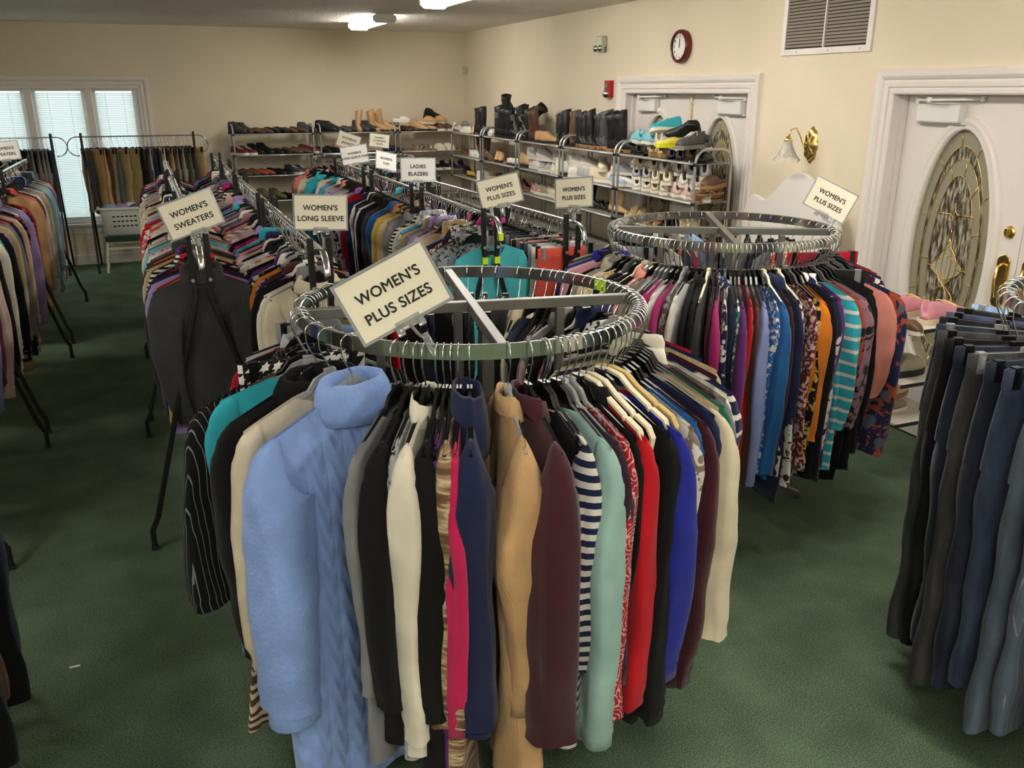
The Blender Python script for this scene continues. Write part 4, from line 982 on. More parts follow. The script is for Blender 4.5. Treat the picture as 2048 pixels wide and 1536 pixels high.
H(-29.5, -60, 'grey cable', 'cardigan', L=0.90, sl=.74, th=.024, ry=0.039, W=.30, fan=.3, collar='shirt', colfab='ivory')
H(-26, -57, 'ivory cable', 'sweater', L=0.84, sl=.72, th=.020, ry=0.032, W=.30, fan=.3, collar='turtle', colfab='ivory')
H(-22, -53, 'navy and white bandstriped', 'sweater', L=0.76, sl=.66, th=.022, ry=0.037, W=.32, fan=.3, fold=.006)
H(-18, -46, 'burgundy', 'top', L=0.70, sl=.5, th=.014, ry=0.021, W=.27)
H(-13, -38, 'sand knit', 'cardigan', L=0.72, sl=.56, th=.016, ry=0.023, W=.28)
H(-8, -30, 'navy', 'blazer', L=0.72, sl=.58, th=.018, ry=0.025, W=.25)
H(-3, -22, 'crimson', 'jacket', L=0.70, sl=.56, th=.016, ry=0.023, W=.24)
q = random.Random(5)
for i, (th, fab) in enumerate(((3,'black'),(7,'white and navy print'),(11,'charcoal'),(15,'navy'),(19,'black'),(24,'black and white floral'),(29,'grey'),(33,'black'),(36,'blush'),(40,'black'),(45,'navy'),(51,'cream'))):
    hang(r1, *ring_pt(R1, th), 1.418, R(th+q.uniform(-6, 6)), kind_of(fab, q), fab, 'mid%d' % (i % 10), q.choice(['black','black','clear','white']), big=True)
for i, (th, fab, kd) in enumerate(((60,'black','trousers'),(66,'charcoal','trousers'),(72,'black','trousers'),(82,'black','skirt'),(92,'navy','trousers'),(103,'black','skirt'),(118,'red','skirt'),(126,'olive','trousers'),(135,'sky','trousers'),(142,'grey','skirt'))):
    hang(r1, *ring_pt(R1, th), 1.418, R(th+q.uniform(-9, 9)), kd, fab, 'skirt' if kd == 'skirt' else 'pants%d' % (i % 3), q.choice(['black','black','black','clear']), big=True)
for i, (th, fab) in enumerate(((147,'grey'),(149,'black'),(151,'black'),(154,'silver'),(158,'black'))):
    hang(r1, *ring_pt(R1, th), 1.418, R(th+q.uniform(-6, 6)), kind_of(fab, q), fab, 'mid%d' % (i+3), 'black', big=True)

# ---- right round rack
r2 = RAILS['r2']; q = random.Random(8)
L2 = [(-218,'silver'),(-213,'charcoal'),(-208,'grey'),(-203,'royal'),(-198,'blush'),(-193,'pink'),(-188,'black'),(-184,'stone'),(-180,'cream'),(-176,'cream and mustard print'),(-172,'black'),(-168,'black and white zebra'),(-164,'black'),(-160,'salmon'),(-157,'taupe'),(-154,'mint'),
 (-151,'burgundy'),(-149,'magenta'),(-146.5,'white'),(-143.5,'magenta'),(-141,'brown and grey floral'),(-138,'white'),(-135,'black'),(-132.5,'black'),(-130,'charcoal'),(-127.5,'burgundy'),(-125,'magenta'),(-122.5,'navy and white floral'),(-120.5,'navy'),(-118.5,'green and white print'),(-116.5,'purple'),(-114,'red'),(-112,'brown'),
 (-109.5,'periwinkle'),(-107,'blue and white print'),(-104.5,'blue'),(-102,'burgundy'),(-99.5,'navy'),(-97,'white and burgundy floral'),(-94.5,'maroon and blush print'),(-92,'black and mustard floral'),(-89,'orange'),(-86.5,'black'),(-84,'navy and white leafy'),(-81.5,'purple'),(-79,'teal and white bandstriped'),(-76,'rust and black leafy'),(-73,'mauve and black leafy'),(-69,'black'),(-66.5,'black'),
 (-63,'black'),(-58.5,'salmon'),(-53,'navy and rust and slate leafy'),(-50,'black'),(-44,'burgundy floral'),(-37,'navy'),(-30,'crimson')]
for i in range(10):
    qq = random.Random(640+i)
    top_variant('ring%d' % i, seed=700+i, L=qq.uniform(.70, .92), sl=[.68,.72,.82,.76,.66,.78,.74,.68,.84,.72][i], th=.013, ry=.019, nk=qq.uniform(.075, .115), df=qq.uniform(.03, .09), db=.02, out=qq.uniform(-.01, .02), hem=qq.uniform(.2, .24), W=.222, r0=.082, r1=.052, fan=.45, fold=.006, rib=i % 2, collar='shirt' if i in (3, 7) else None)
spec = {'periwinkle': dict(L=.80, sl=.80, ry=.028), 'blue': dict(L=.84, sl=.76, ry=.028), 'orange': dict(L=.60, sl=.62, ry=.036, r1=.06, bell=.4), 'magenta': dict(L=.62, sl=.64, ry=.024), 'purple': dict(L=.86, sl=.8, ry=.026), 'navy and rust and slate leafy': dict(L=.86, sl=.78, ry=.036, W=.31), 'mauve and black leafy': dict(L=.68, sl=.6, ry=.03, W=.25), 'salmon': dict(L=.8, sl=.5, ry=.020, W=.27), 'teal and white bandstriped': dict(L=.86, sl=.6, ry=.02), 'rust and black leafy': dict(L=.7, sl=.5, ry=.022)}
for i, (th, fab) in enumerate(L2):
    kd = kind_of(fab, q)
    dr = th + q.uniform(-4, 4) - (12 if th < -190 else 0)
    if fab in spec and not (fab == 'salmon' and th < -100) and not (fab == 'purple' and th > -100):
        p = dict(L=.7, sl=.66, th=.014, ry=.022, W=.24, fan=.4, r0=.09, r1=.055, fold=.007); p.update(spec[fab]); var = 'spec%d' % i; top_variant(var, seed=800+i, **p)
    else: var = 'ring%d' % (i % 10)
    if th == -50: continue
    hang(r2, *ring_pt(R2, th), 1.418, R(dr), kd, fab, var, q.choice(['black']*6+['clear','cream','grey']), tilt=q.uniform(-.02, .02))
hang(r2, *ring_pt(R2, -66), 1.418, R(-40), 'trousers', 'black', 'pants1', 'clear')
for i in range(24):
    th = -24+i*7.0; fab = q.choice(clothes('black,navy,grey,crimson,white and black floral,cream,coral and white print,black,mauve,powder,charcoal,white'))
    if i % 3 == 1: hang(r2, *ring_pt(R2, th), 1.418, R(th+q.uniform(-5, 5)), 'trousers', fab, 'pants%d' % (i % 3), 'black')
    else: hang(r2, *ring_pt(R2, th), 1.418, R(th+q.uniform(-5, 5)), kind_of(fab, q), fab, 'far%d' % (i % 8), q.choice(['black','black','clear','white']))
# ---- distant round rack
r3 = RAILS['r3']
for i in range(30):
    th = -215+i*12; fab = q.choice(clothes('teal,cream,black,salmon,white and black floral,pink,ivory,black and coral floral,navy,white,crimson floral,mustard'))
    if -190 < th < -140: fab = ['teal','cream','teal','salmon','cream'][i % 5]
    hang(r3, *ring_pt(R3, th), 1.398, R(th+q.uniform(-8, 8)), q.choice(['jacket','coat','cardigan']), fab, 'far%d' % (i % 8), 'black')
# ---- jeans ring
j_ = RAILS['j']
JL = [(-262,'powder denim'),(-254,'black denim'),(-246,'denim'),(-238,'black denim'),(-230,'indigo denim'),(-222,'charcoal denim'),(-214,'black denim'),(-207,'indigo denim'),(-200,'charcoal denim'),(-193,'indigo denim'),(-186,'denim'),(-180,'slate denim'),(-173,'slate pinstriped'),(-164,'powder denim'),(-155,'indigo denim'),(-147,'denim')]
rivet = solid('copper rivet', (170,150,130), .3, 1.0)
def jeans_extra(o):
    m = MB()
    for s_ in (-1, 1):
        for yy in (-.030, .030):
            n = 10; m.add([(s_*.12+.005*cos(2*pi*i/n), yy, -.19+.005*sin(2*pi*i/n)) for i in range(n)], [tuple(range(n))])
    m.obj('rivets', rivet, o)
    for xx in (-.13,-.05,.05,.13):
        m = MB()
        for yy in (-.0135, .0135): m.box(xx-.005, xx+.005, yy-.002, yy+.002, -.155, -.108)
        m.box(xx-.005, xx+.005, -.0135, .0135, -.1095, -.1075).obj('belt_loop', o.material_slots[0].material, o)
for i, (th, fab) in enumerate(JL):
    hang(j_, *ring_pt(RJ, th), 1.418, R(th+q.uniform(-4, 4)+4), 'jeans', fab, 'jeans%d' % (i % 3), 'black' if i % 4 else 'clear', big=True, extra=jeans_extra)

# ------------------------------------------------------------------ labels for clothes, then hangers
def shorten(fab): return fab.replace(' and ', '-and-') if fab.count(' and ') == 1 and False else fab
used = set()
for rk, rl in RAILS.items():
    its = rl['items']
    if rk in ('r1',): its.sort(key=lambda r: -((math.degrees(math.atan2(r['M'].translation.y-R1[1], r['M'].translation.x-R1[0])) - 165) % 360))
    if rk == 'r1': its.reverse()
    if rk in ('r2', 'r3'):
        Rg = R2 if rk == 'r2' else R3
        its.sort(key=lambda r: (math.degrees(math.atan2(r['M'].translation.y-Rg[1], r['M'].translation.x-Rg[0]))+222) % 360)
    if rk in ('bk', 'bk2'): its.sort(key=lambda r: -r['M'].translation.x)
    first = [i for i, r in enumerate(its) if r['fab'] == 'black pinstriped'] if rk == 'r1' else [0]
    if first and first[0]: its[:] = its[first[0]:] + its[:first[0]]
    descs = [f"{r['fab']} {r['kind']}" for r in its]
    for i, r in enumerate(its):
        me = descs[i]; cnt = descs.count(me)
        nb = (its[i-1]['fab'].split()[0] + ' ' + its[i-1]['kind'] if i > 0 else None, its[i+1]['fab'].split()[0] + ' ' + its[i+1]['kind'] if i+1 < len(its) else None)
        if cnt == 1: lab = f"{me} hanging on the {rl['phrase']}" + (f", beside the {nb[0] or nb[1]}" if len(me.split()) < 5 else '')
        else: lab = f"{me} on the {rl['phrase']}, {ordinal(i+1)} garment {rl['ref']}"
        if len(lab.split()) > 16: lab = f"{me} on the {rl['phrase']}, {ordinal(i+1)} {rl['ref']}"
        if len(lab.split()) > 16: lab = ' '.join(lab.split()[:16])
        if lab in used: lab = f"{me} on the {rl['phrase']}, {ordinal(i+1)} {rl['ref']}"
        used.add(lab); tag(r['o'], lab, r['kind'], f"clothes on the {rl['phrase']}"); r['n'] = i+1
HUNG.sort(key=lambda r: r['dist'])
far_b = MB(); far_h = MB(); far_c = MB()
lowp = {}
for idx, r in enumerate(HUNG):
    if idx < 300:
        h = bpy.data.objects.new('hanger', H_ME[r['hk']]); C.objects.link(h); h.matrix_world = r['M']; setmat(h, HM[r['hng']])
        k = bpy.data.objects.new('hook', HOOK_BIG if r['big'] else HOOK_ME); C.objects.link(k); k.parent = h
        if r['hk'] == 'clip':
            for s_ in (-1, 1):
                c_ = bpy.data.objects.new('clip', CLIP_ME); C.objects.link(c_); c_.parent = h; c_.location = (s_*.15, 0, 0); setmat(c_, HM[r['hng']])
        lab = f"{r['hng']} plastic hanger holding the {r['fab']} {r['kind']}, {ordinal(r['n'])} on the {r['rail']['phrase']}"
        wl = lab.split()
        if len(wl) > 16: lab = f"{r['hng']} hanger, {ordinal(r['n'])} on the {r['rail']['phrase']}, holding {r['fab']} {r['kind']}"; lab = ' '.join(lab.split()[:16])
        if r['hk'] == 'velvet': lab = lab.replace('plastic', 'velvet')
        if r['hk'] == 'clip': lab = lab.replace('plastic hanger', 'clip hanger')
        tag(h, lab, 'hanger', 'clothes hangers')
    else:
        for src, dst in ((H_ME[r['hk']], far_b), (HOOK_ME, far_h)) + (((CLIP_ME, far_c),)*2 if r['hk'] == 'clip' else ()):
            off = 0
            if src is CLIP_ME: off = .15 if not r.get('c1') else -.15; r['c1'] = 1
            key = src.name
            if key not in lowp: lowp[key] = ([v.co.copy() for v in src.vertices], [tuple(p.vertices) for p in src.polygons])
            vv, ff = lowp[key]; dst.add([r['M'] @ (v+Vector((off, 0, 0))) for v in vv], ff)
if far_b.v:
    h = far_b.obj('hangers', blackpl); h['kind'] = 'stuff'; tag(h, 'black plastic hangers crowded along the more distant rails', 'hanger')
    far_h.obj('hooks', chrome, h, True)['kind'] = 'stuff'
    if far_c.v: far_c.obj('clips', blackpl, h)['kind'] = 'stuff'

# ------------------------------------------------------------------ signs
def sign(pos, lines, roll, label, yaw=0, m=paper, size=.030, base=None, w_=.216, h_=.14, pitch=8, bold=0.0):
    """sign card in a clear sleeve, facing the aisle the photographer stands in, clipped to the rail at base"""
    p = Vector(pos); t = empty('hanging_sign', label, 'sign', p, 0, 'store signs')
    az = math.atan2(-p.x, p.y)*.95
    t.rotation_euler = (R(pitch)*-1, R(roll)*-1, az+R(yaw)); t.rotation_mode = 'YXZ' if False else 'XYZ'
    Mr = Matrix.Rotation(az+R(yaw), 4, 'Z') @ Matrix.Rotation(-R(pitch), 4, 'X') @ Matrix.Rotation(-R(roll), 4, 'Y')
    t.matrix_world = Matrix.Translation(p) @ Mr
    bevel(MB().box(-w_/2, w_/2, -.0006, .0006, -h_/2, h_/2).obj('card', m, t), .0003, 1)
    g = MB(); e = .007
    g.box(-w_/2-e, w_/2+e, .0010, .0016, -h_/2-e, h_/2+e)
    for (a, c, d, f) in ((-w_/2-e, -w_/2, -h_/2-e, h_/2+e), (w_/2, w_/2+e, -h_/2-e, h_/2+e), (-w_/2, w_/2, -h_/2-e, -h_/2), (-w_/2, w_/2, h_/2, h_/2+e)): g.box(a, c, -.0012, .0010, d, f)
    g.obj('plastic_sleeve', clearpl, t)
    ls = size*1.55; z = ls*(len(lines)-1)/2-.004
    for ln in lines:
        txt(ln, size*1.07, ink, t, (0, -.0010, z), (pi/2, 0, 0), 'lettering', bold, 1.03, fat=size*.024); z -= ls
    if base is not None:
        q0 = Vector((0, 0, -h_/2-.004)); bl = t.matrix_world.inverted() @ Vector(base)
        cl = MB(); cl.box(-.03, .03, -.005, .006, -h_/2-.016, -h_/2+.008).box(-.035,-.018,-.008,.010,-h_/2-.024,-h_/2-.002).box(.018,.035,-.008,.010,-h_/2-.024,-h_/2-.002)
        cl.tube([(0,0,-h_/2-.012), ((bl.x)*.3, bl.y*.3, -h_/2-.022+(bl.z+h_/2+.02)*.3), (bl.x, bl.y, bl.z+.012)], .004, 8)
        cl.tube([(bl.x, bl.y, bl.z+.03), (bl.x, bl.y, bl.z-.035)], .011, 6)
        cl.obj('clear_clip', clearpl, t, True)
    return t
f1 = ring_pt(R1, -121)
sign((.462, 1.85, 1.600), ['WOMEN\'S', 'PLUS SIZES'], 27, 'largest sign reading women\'s plus sizes, tilted on the foreground round rack', base=(f1[0], f1[1], 1.42), size=.0315, yaw=0, pitch=6)
sign((.125, 3.84, 1.545), ['WOMEN\'S', 'SWEATERS'], 18, 'tilted sign reading women\'s sweaters above the charcoal sweater', base=(S1X, 3.88, 1.43), size=.031)
sign((.645, 3.78, 1.535), ['WOMEN\'S', 'LONG SLEEVE'], -2, 'level sign reading women\'s long sleeve above its rack', base=(S2X+.03, 3.5, 1.44), size=.029)
sign((1.60, 5.58, 1.545), ['LADIES', 'BLAZERS'], -1, 'level white sign reading ladies blazers', m=paperw, base=(AX, 5.42, 1.45), size=.030)
sign((1.665, 4.28, 1.535), ['WOMEN\'S', 'PLUS SIZES'], 12, 'tilted sign reading women\'s plus sizes above the turquoise top', base=(AX, 4.10, 1.45), size=.029, yaw=8)
sign((1.985, 4.06, 1.535), ['WOMEN\'S', 'PLUS SIZES'], 7, 'small sign reading women\'s plus sizes above the coral trousers', base=(BX, 4.08, 1.40), size=.027, yaw=-34)
f2 = ring_pt(R2, -22)
sign((3.05, 3.39, 1.525), ['WOMEN\'S', 'PLUS SIZES'], -22, 'sign reading women\'s plus sizes tilted right on the right round rack', base=(f2[0], f2[1], 1.42), size=.029, yaw=-20)
sign((-1.11, 8.35, 1.565), ['WOMEN\'S', 'SWEATERS'], 4, 'white sign reading women\'s sweaters cut by the left edge of the photo', m=paperw, base=(S0X, 7.9, 1.43), size=.030)
sign((1.60, 7.5, 1.52), ['WOMEN\'S', 'LONG SLEEVE TOPS'], 8, 'white sign reading women\'s long sleeve tops on the far middle row', m=paperw, base=(AX, 6.80, 1.45), size=.023)
sign((1.86, 8.97, 1.555), ['WOMEN\'S', 'JACKETS'], -19, 'distant sign reading women\'s jackets tilted on the small round rack', base=(1.80, 8.60, 1.40), size=.030)
sign((2.42, 9.98, 1.50), ['WOMEN\'S', 'OUTERWEAR', 'COATS'], -7, 'distant three line sign beside the women\'s jackets sign', base=(2.10, 9.54, 1.40), size=.022)
sign((1.84, 7.38, 1.47), ['WOMEN\'S', 'TOPS'], -12, 'white sign turned sideways left of the ladies blazers sign', m=paperw, base=(BX-.04, 7.0, 1.40), size=.026, yaw=40)

# neon price stickers on the posts of the nearest middle rack
ck = [o for o in C.objects if o.get('label') == 'straight chrome rack ending in black posts with neon tags'][0]
for s_ in (-1, 1): MB().box(-.0145, .0145, s_*.033-.0145, s_*.033+.0145, 1.19, 1.225).obj('neon_tag', neon, ck)
MB().box(-.155, -.125, -.011, .011, 1.33, 1.365).obj('neon_tag', neon, ck)
# ------------------------------------------------------------------ shoes
def shoe_loft(prof, n=10, open_t=.45, z0=0.0):
    """prof rows: (t along length, half width, side height, lift, centre shift)"""
    vs_ = []; rows = len(prof)
    for (x, w_, h, lift, cs) in prof:
        op = x < open_t
        if op: sec = [(0,0),(.85,0),(1,.22),(.98,.55),(.80,.9),(.72,1.0),(.60,.97),(.55,.45),(0,.30)]
        else: sec = [(0,0),(.85,0),(1,.22),(.96,.55),(.78,.82),(.55,.95),(.36,1.0),(.18,1.02),(0,1.03)]
        ring = [(w_*a, h*c) for a, c in sec]
        full = ring + [(-a, c) for a, c in ring[-2:0:-1]]
        for a, c in full: vs_.append((x, a+cs, c+lift+z0))
    k = len(vs_)//rows
    b_ = MB().add(vs_, [(j*k+i, j*k+(i+1) % k, (j+1)*k+(i+1) % k, (j+1)*k+i) for j in range(rows-1) for i in range(k)]+[tuple(range(k)), tuple((rows-1)*k+i for i in range(k))])
    return b_
def lerp_prof(keys, m=16):
    out = []; a0, a1 = keys[0][0], keys[-1][0]
    for i in range(m+1):
        t = a0+(a1-a0)*i/m
        for j in range(len(keys)-1):
            if keys[j][0] <= t <= keys[j+1][0]+1e-9:
                f = (t-keys[j][0])/(keys[j+1][0]-keys[j][0]); f = f*f*(3-2*f)*.5+f*.5
                out.append([t]+[keys[j][q_]+(keys[j+1][q_]-keys[j][q_])*f for q_ in range(1, 5)]); break
    return out
def sole_outline(prof, z0, z1, grow=.004, heel=0, heel_len=.07):
    b_ = MB(); up = [(x, w_+grow+cs, lift) for x, w_, h, lift, cs in prof]; dn = [(x, -w_-grow+cs, lift) for x, w_, h, lift, cs in prof]
    loop = up + dn[::-1]; n = len(loop)
    bot = []
    for x, y, l in loop: bot.append((x, y*.97, max(0, (z0+l) if heel else z0+l*.3)))
    b_.add([(x, y, z1+l) for x, y, l in loop] + bot, [tuple(range(n)), tuple(range(2*n-1, n-1, -1))]+[(i, (i+1) % n, n+(i+1) % n, n+i) for i in range(n)])
    if heel: b_.prism([(prof[0][0]+.004, -.02),(prof[0][0]+.05, -.024),(prof[0][0]+.05, .024),(prof[0][0]+.004, .02)], 0, heel+.004, 'z')
    return b_
SHOES = {}
def mk_shoe(key):
    d = {}
    if key in ('sneaker', 'trainer'):
        hi = .085 if key == 'sneaker' else .10
        P = lerp_prof([(0,.026,hi*.95,.0,0),(.02,.036,hi,.0,0),(.08,.036,hi*.85,0,0),(.12,.038,hi*.84,0,0),(.17,.046,hi*.66,0,.003),(.22,.047,hi*.5,0,.005),(.262,.036,hi*.38,0,.004),(.278,.012,hi*.2,.004,.002)])
        d['u'] = shoe_loft(P, open_t=.115, z0=.022).mesh('upper', blackpl, True); d['s'] = sole_outline(P, 0, .026).mesh('sole', rubberw)
        b_ = MB()
        for k in range(5):
            x = .122+.017*k; z = .022+hi*(.86-.075*k*1.0)+.004; b_.tube([(x, -.022, z-.006), (x+.004, 0, z+.003), (x, .022, z-.006)], .0025, 5); b_.tube([(x, -.022, z-.006), (x+.014, .02, z-.008)], .0025, 5)
        b_.tube([(.125,0,.022+hi*.9),(.10,.025,.022+hi*.95),(.115,.04,.022+hi*.7)], .0025, 5); d['l'] = b_.mesh('laces', whitepl, True)
        d['i'] = MB().prism([(.016,-.02),(.11,-.022),(.11,.022),(.016,.02)], .04, .045, 'z').mesh('insole', darkhole)
    elif key == 'loafer':
        P = lerp_prof([(0,.024,.058,.0,0),(.02,.034,.062,.0,0),(.08,.033,.05,0,0),(.13,.038,.056,0,0),(.18,.044,.048,0,.003),(.23,.04,.034,0,.004),(.268,.022,.022,0,.002),(.278,.008,.014,.002,0)])
        d['u'] = shoe_loft(P, open_t=.125, z0=.014).mesh('upper', blackpl, True); d['s'] = sole_outline(P, 0, .016).box(.0,.06,-.03,.03,0,.014).mesh('sole', rubberb)
    elif key == 'boot':
        P = lerp_prof([(0,.028,.12,.0,0),(.02,.038,.14,.0,0),(.09,.038,.13,0,0),(.125,.038,.09,0,0),(.18,.045,.062,0,.003),(.23,.042,.044,0,.004),(.27,.024,.03,0,.002),(.282,.008,.018,.002,0)])
        up = shoe_loft(P, open_t=0, z0=.03)
        n = 16; vs_ = []
        for z, rx, ry, cx in ((.12,.060,.044,.055),(.20,.062,.052,.06),(.27,.070,.058,.056),(.30,.066,.060,.052),(.37,.080,.066,.048),(.372,.074,.060,.048),(.32,.060,.052,.05)):
            for i in range(n): a = 2*pi*i/n; vs_.append((cx+rx*cos(a)+.006*sin(z*60+a*2), ry*sin(a)+.005*sin(z*50), z+.022*sin(a+.6)*(z > .3)))
        up.add(vs_, [(j*n+i, j*n+(i+1) % n, (j+1)*n+(i+1) % n, (j+1)*n+i) for j in range(6) for i in range(n)])
        d['u'] = up.mesh('upper', blackpl, True); d['s'] = sole_outline(P, .018, .034, heel=0).box(.0,.07,-.034,.034,0,.02).box(.12,.27,-.04,.045,.004,.02).mesh('sole', rubberb)
    elif key == 'ankle':
        P = lerp_prof([(0,.028,.10,.0,0),(.02,.036,.12,.0,0),(.09,.036,.115,0,0),(.13,.038,.085,0,0),(.18,.044,.06,0,.003),(.23,.042,.044,0,.004),(.268,.026,.03,0,.002),(.28,.008,.018,.002,0)])
        d['u'] = shoe_loft(P, open_t=.105, z0=.022).mesh('upper', blackpl, True); d['s'] = sole_outline(P, 0, .026).mesh('sole', rubberb)
    elif key == 'pump':
        P = lerp_prof([(0,.02,.05,.055,0),(.02,.03,.052,.054,0),(.07,.028,.034,.042,0),(.12,.032,.026,.018,0),(.16,.04,.03,.004,.002),(.20,.038,.03,0,.003),(.235,.02,.02,0,.002),(.25,.006,.012,0,0)])
        d['u'] = shoe_loft(P, open_t=.165, z0=.006).mesh('upper', blackpl, True)
        s_ = sole_outline(P, .0, .008); s_ = MB()
        up = [(x, w_+.002, l) for x, w_, h, l, cs in P]; dn = [(x, -w_-.002, l) for x, w_, h, l, cs in P]; lp = up+dn[::-1]; n = len(lp)
        s_.add([(x, y, l+.008) for x, y, l in lp]+[(x, y*.96, l) for x, y, l in lp], [tuple(range(n)), tuple(range(2*n-1, n-1, -1))]+[(i, (i+1) % n, n+(i+1) % n, n+i) for i in range(n)])
        s_.add([(.0,-.018,.057),(.04,-.02,.052),(.04,.02,.052),(.0,.018,.057),(.008,-.007,0),(.022,-.007,0),(.022,.007,0),(.008,.007,0)], [(0,1,5,4),(1,2,6,5),(2,3,7,6),(3,0,4,7),(4,5,6,7)])
        d['s'] = s_.mesh('sole', gumsole)
    elif key in ('sandal', 'flip'):
        P = lerp_prof([(0,.022,.01,.004,0),(.03,.034,.01,.002,0),(.10,.03,.01,0,0),(.18,.044,.01,0,.004),(.24,.038,.01,0,.004),(.27,.012,.01,.002,.002)])
        d['s'] = sole_outline(P, 0, .022 if key == 'sandal' else .016, 0).mesh('sole', gumsole); b_ = MB()
        def strap(x, w_, h, wd):
            pts = [(x, w_*cos(pi*i/10), .018+h*sin(pi*i/10)) for i in range(11)]; b_.sweep(pts, [(-wd,-.0015),(wd,-.0015),(wd,.0015),(-wd,.0015)], up=(1,0,.01) if False else (0,0,1))
        if key == 'sandal':
            for x, w_, h, wd in ((.19,.046,.04,.012),(.12,.036,.05,.010),(.03,.036,.06,.006)): b_.add(*strapmesh(x, w_, h, wd))
        else:
            b_.tube([(.215,0,.018),(.205,.0,.03),(.16,.03,.035),(.12,.036,.018)], .004, 6); b_.tube([(.215,0,.018),(.205,.0,.03),(.16,-.026,.035),(.12,-.03,.018)], .004, 6)
        d['u'] = b_.mesh('strap', blackpl, True)
    elif key == 'clog':
        P = lerp_prof([(0,.026,.026,.012,0),(.03,.038,.03,.008,0),(.10,.038,.03,.002,0),(.13,.042,.07,0,0),(.18,.05,.075,0,.003),(.23,.046,.058,0,.004),(.262,.028,.034,0,.002),(.276,.01,.016,.002,0)])
        d['u'] = shoe_loft(P, open_t=.125, z0=.02).mesh('upper', blackpl, True); d['s'] = sole_outline(P, 0, .028).mesh('sole', rubberw)
    SHOES[key] = d
def strapmesh(x, w_, h, wd):
    vs_ = []; n = 10
    for i in range(n+1):
        a = pi*i/n
        for dx in (-wd, wd):
            for k in (1, 1.06): vs_.append((x+dx, w_*k*cos(a), .018+h*k*sin(a)))
    fs = []
    for i in range(n):
        o = i*4; fs += [(o+1, o+3, o+7, o+5), (o, o+4, o+6, o+2), (o, o+1, o+5, o+4), (o+2, o+6, o+7, o+3)]
    return vs_, fs
for k_ in ('sneaker','trainer','loafer','boot','ankle','pump','sandal','flip','clog'): mk_shoe(k_)
LEATH = {}
def leather(c):
    if c not in LEATH: LEATH[c] = solid('%s shoe leather' % c, PAL[c], .5)
    return LEATH[c]
SNAME = dict(sneaker='sneaker', trainer='running_shoe', loafer='loafer', boot='tall_boot', ankle='ankle_boot', pump='heeled_shoe', sandal='sandal', flip='flip_flop', clog='clog')
SHOE_N = {}
def shoe(kind, col, loc, rz, place, sole=None, tiltx=0, tilty=0, lab=None, s=1.0, lace=None):
    d = SHOES[kind]; nm = SNAME[kind]
    o = bpy.data.objects.new(nm, d['u']); C.objects.link(o)
    o.matrix_world = Matrix.Translation(loc) @ Matrix.Rotation(rz, 4, 'Z') @ Matrix.Rotation(tiltx, 4, 'X') @ Matrix.Rotation(tilty, 4, 'Y') @ Matrix.Scale(s, 4)
    setmat(o, leather(col))
    so = bpy.data.objects.new('sole', d['s']); C.objects.link(so); so.parent = o
    if sole: setmat(so, sole)
    for kk, nn in (('l', 'laces'), ('i', 'insole')):
        if d.get(kk):
            c_ = bpy.data.objects.new(nn, d[kk]); C.objects.link(c_); c_.parent = o
            if kk == 'l': setmat(c_, lace or (whitepl if sum(PAL[col]) < 500 else leather('silver')))
    SHOE_N[place] = SHOE_N.get(place, 0)+1
    nmw = nm.replace('_', ' ')
    tag(o, lab or f"{col} {nmw}, {ordinal(SHOE_N[place])} shoe along the {place}", nmw, f"shoes on the {place.split(' shelf')[0]} shelf")
    return o
def shoe_rack(origin, rz, length, depth, levels, label, top=1.63):
    """tubular rack: local x along the length, y depth (0 = front)"""
    t = empty('shoe_rack', label, 'shoe rack', origin, rz, 'tubular shoe racks')
    for xx in (.012, length-.012):
        pts = [(xx, .0, 0), (xx, .0, top-.12)]
        for i in range(1, 9): a = R(90)*i/8; pts.append((xx, .09*(1-cos(a)), top-.12+.11*sin(a)))
        pts2 = [(x_, depth-y_, z_) for x_, y_, z_ in pts[::-1]]
        MB().tube(pts+pts2, .0105, 8, up=(1,0,0)).obj('frame_tube', silver, t, True)
    for z in levels:
        sh = MB().box(.02, length-.02, .014, depth-.014, z-.006, z).obj('shelf', shelfgrey, t)
        MB().tube([(.012, .0, z-.004), (length-.012, .0, z-.004)], .007, 6, up=(0,0,1)).tube([(.012, depth, z-.004), (length-.012, depth, z-.004)], .007, 6).obj('shelf_rail', silver, sh, True)
        MB().box(.02, length-.02, .0, .014, z-.004, z+.004).obj('shelf_edge', shelfm, sh)
    for z in levels[:3]:
        for xx in (.012, length-.012): MB().lathe([(.014,-.012),(.016,0),(.014,.012)], 8, c=(xx, 0, z-.004)).obj('joint', blackpl, t)
    return t
q = random.Random(21)
def put(rk, kinds, cols, place, z, n, toe='front', jit=.25, pair=True, soles=None, s=1.02, tilt=0, y=None):
    """a row of n shoes in pairs on one level of rack rk=(origin, rz, length, depth)"""
    (ox, oy, _), rz, Ln, dp = rk; x = .07; i = 0
    stp = (Ln-.12)/max(1, n-1)
    while i < n:
        k = q.choice(kinds) if not isinstance(kinds, tuple) else kinds[i//2 % len(kinds)]; c = cols[i//2 % len(cols)]
        base = {'front': -pi/2, 'back': pi/2, 'side': 0.0, 'diag': -pi/4, 'sideback': pi*.82}[toe]
        ang = base+q.uniform(-jit, jit)
        for m_ in range(2 if pair else 1):
            if i >= n: break
            lx = .06+stp*i; cy = dp/2 if y is None else y
            a2 = ang+q.uniform(-.08, .08)
            ly = cy-.135*sin(a2); lx2 = lx-.135*cos(a2)*(.9)
            lx2 = min(max(lx2, .0), Ln-.02)
            wx = ox+lx2*cos(rz)-ly*sin(rz); wy = oy+lx2*sin(rz)+ly*cos(rz)
            shoe(k, c, (wx, wy, z+.001), rz+a2, place, sole=(soles or {}).get(k), s=s*q.uniform(.92, 1.06), tiltx=(q.uniform(-.14, .14) if k == 'boot' else 0))
            i += 1
LV = (1.53, 1.28, 1.03, .72, .40)
BK = []
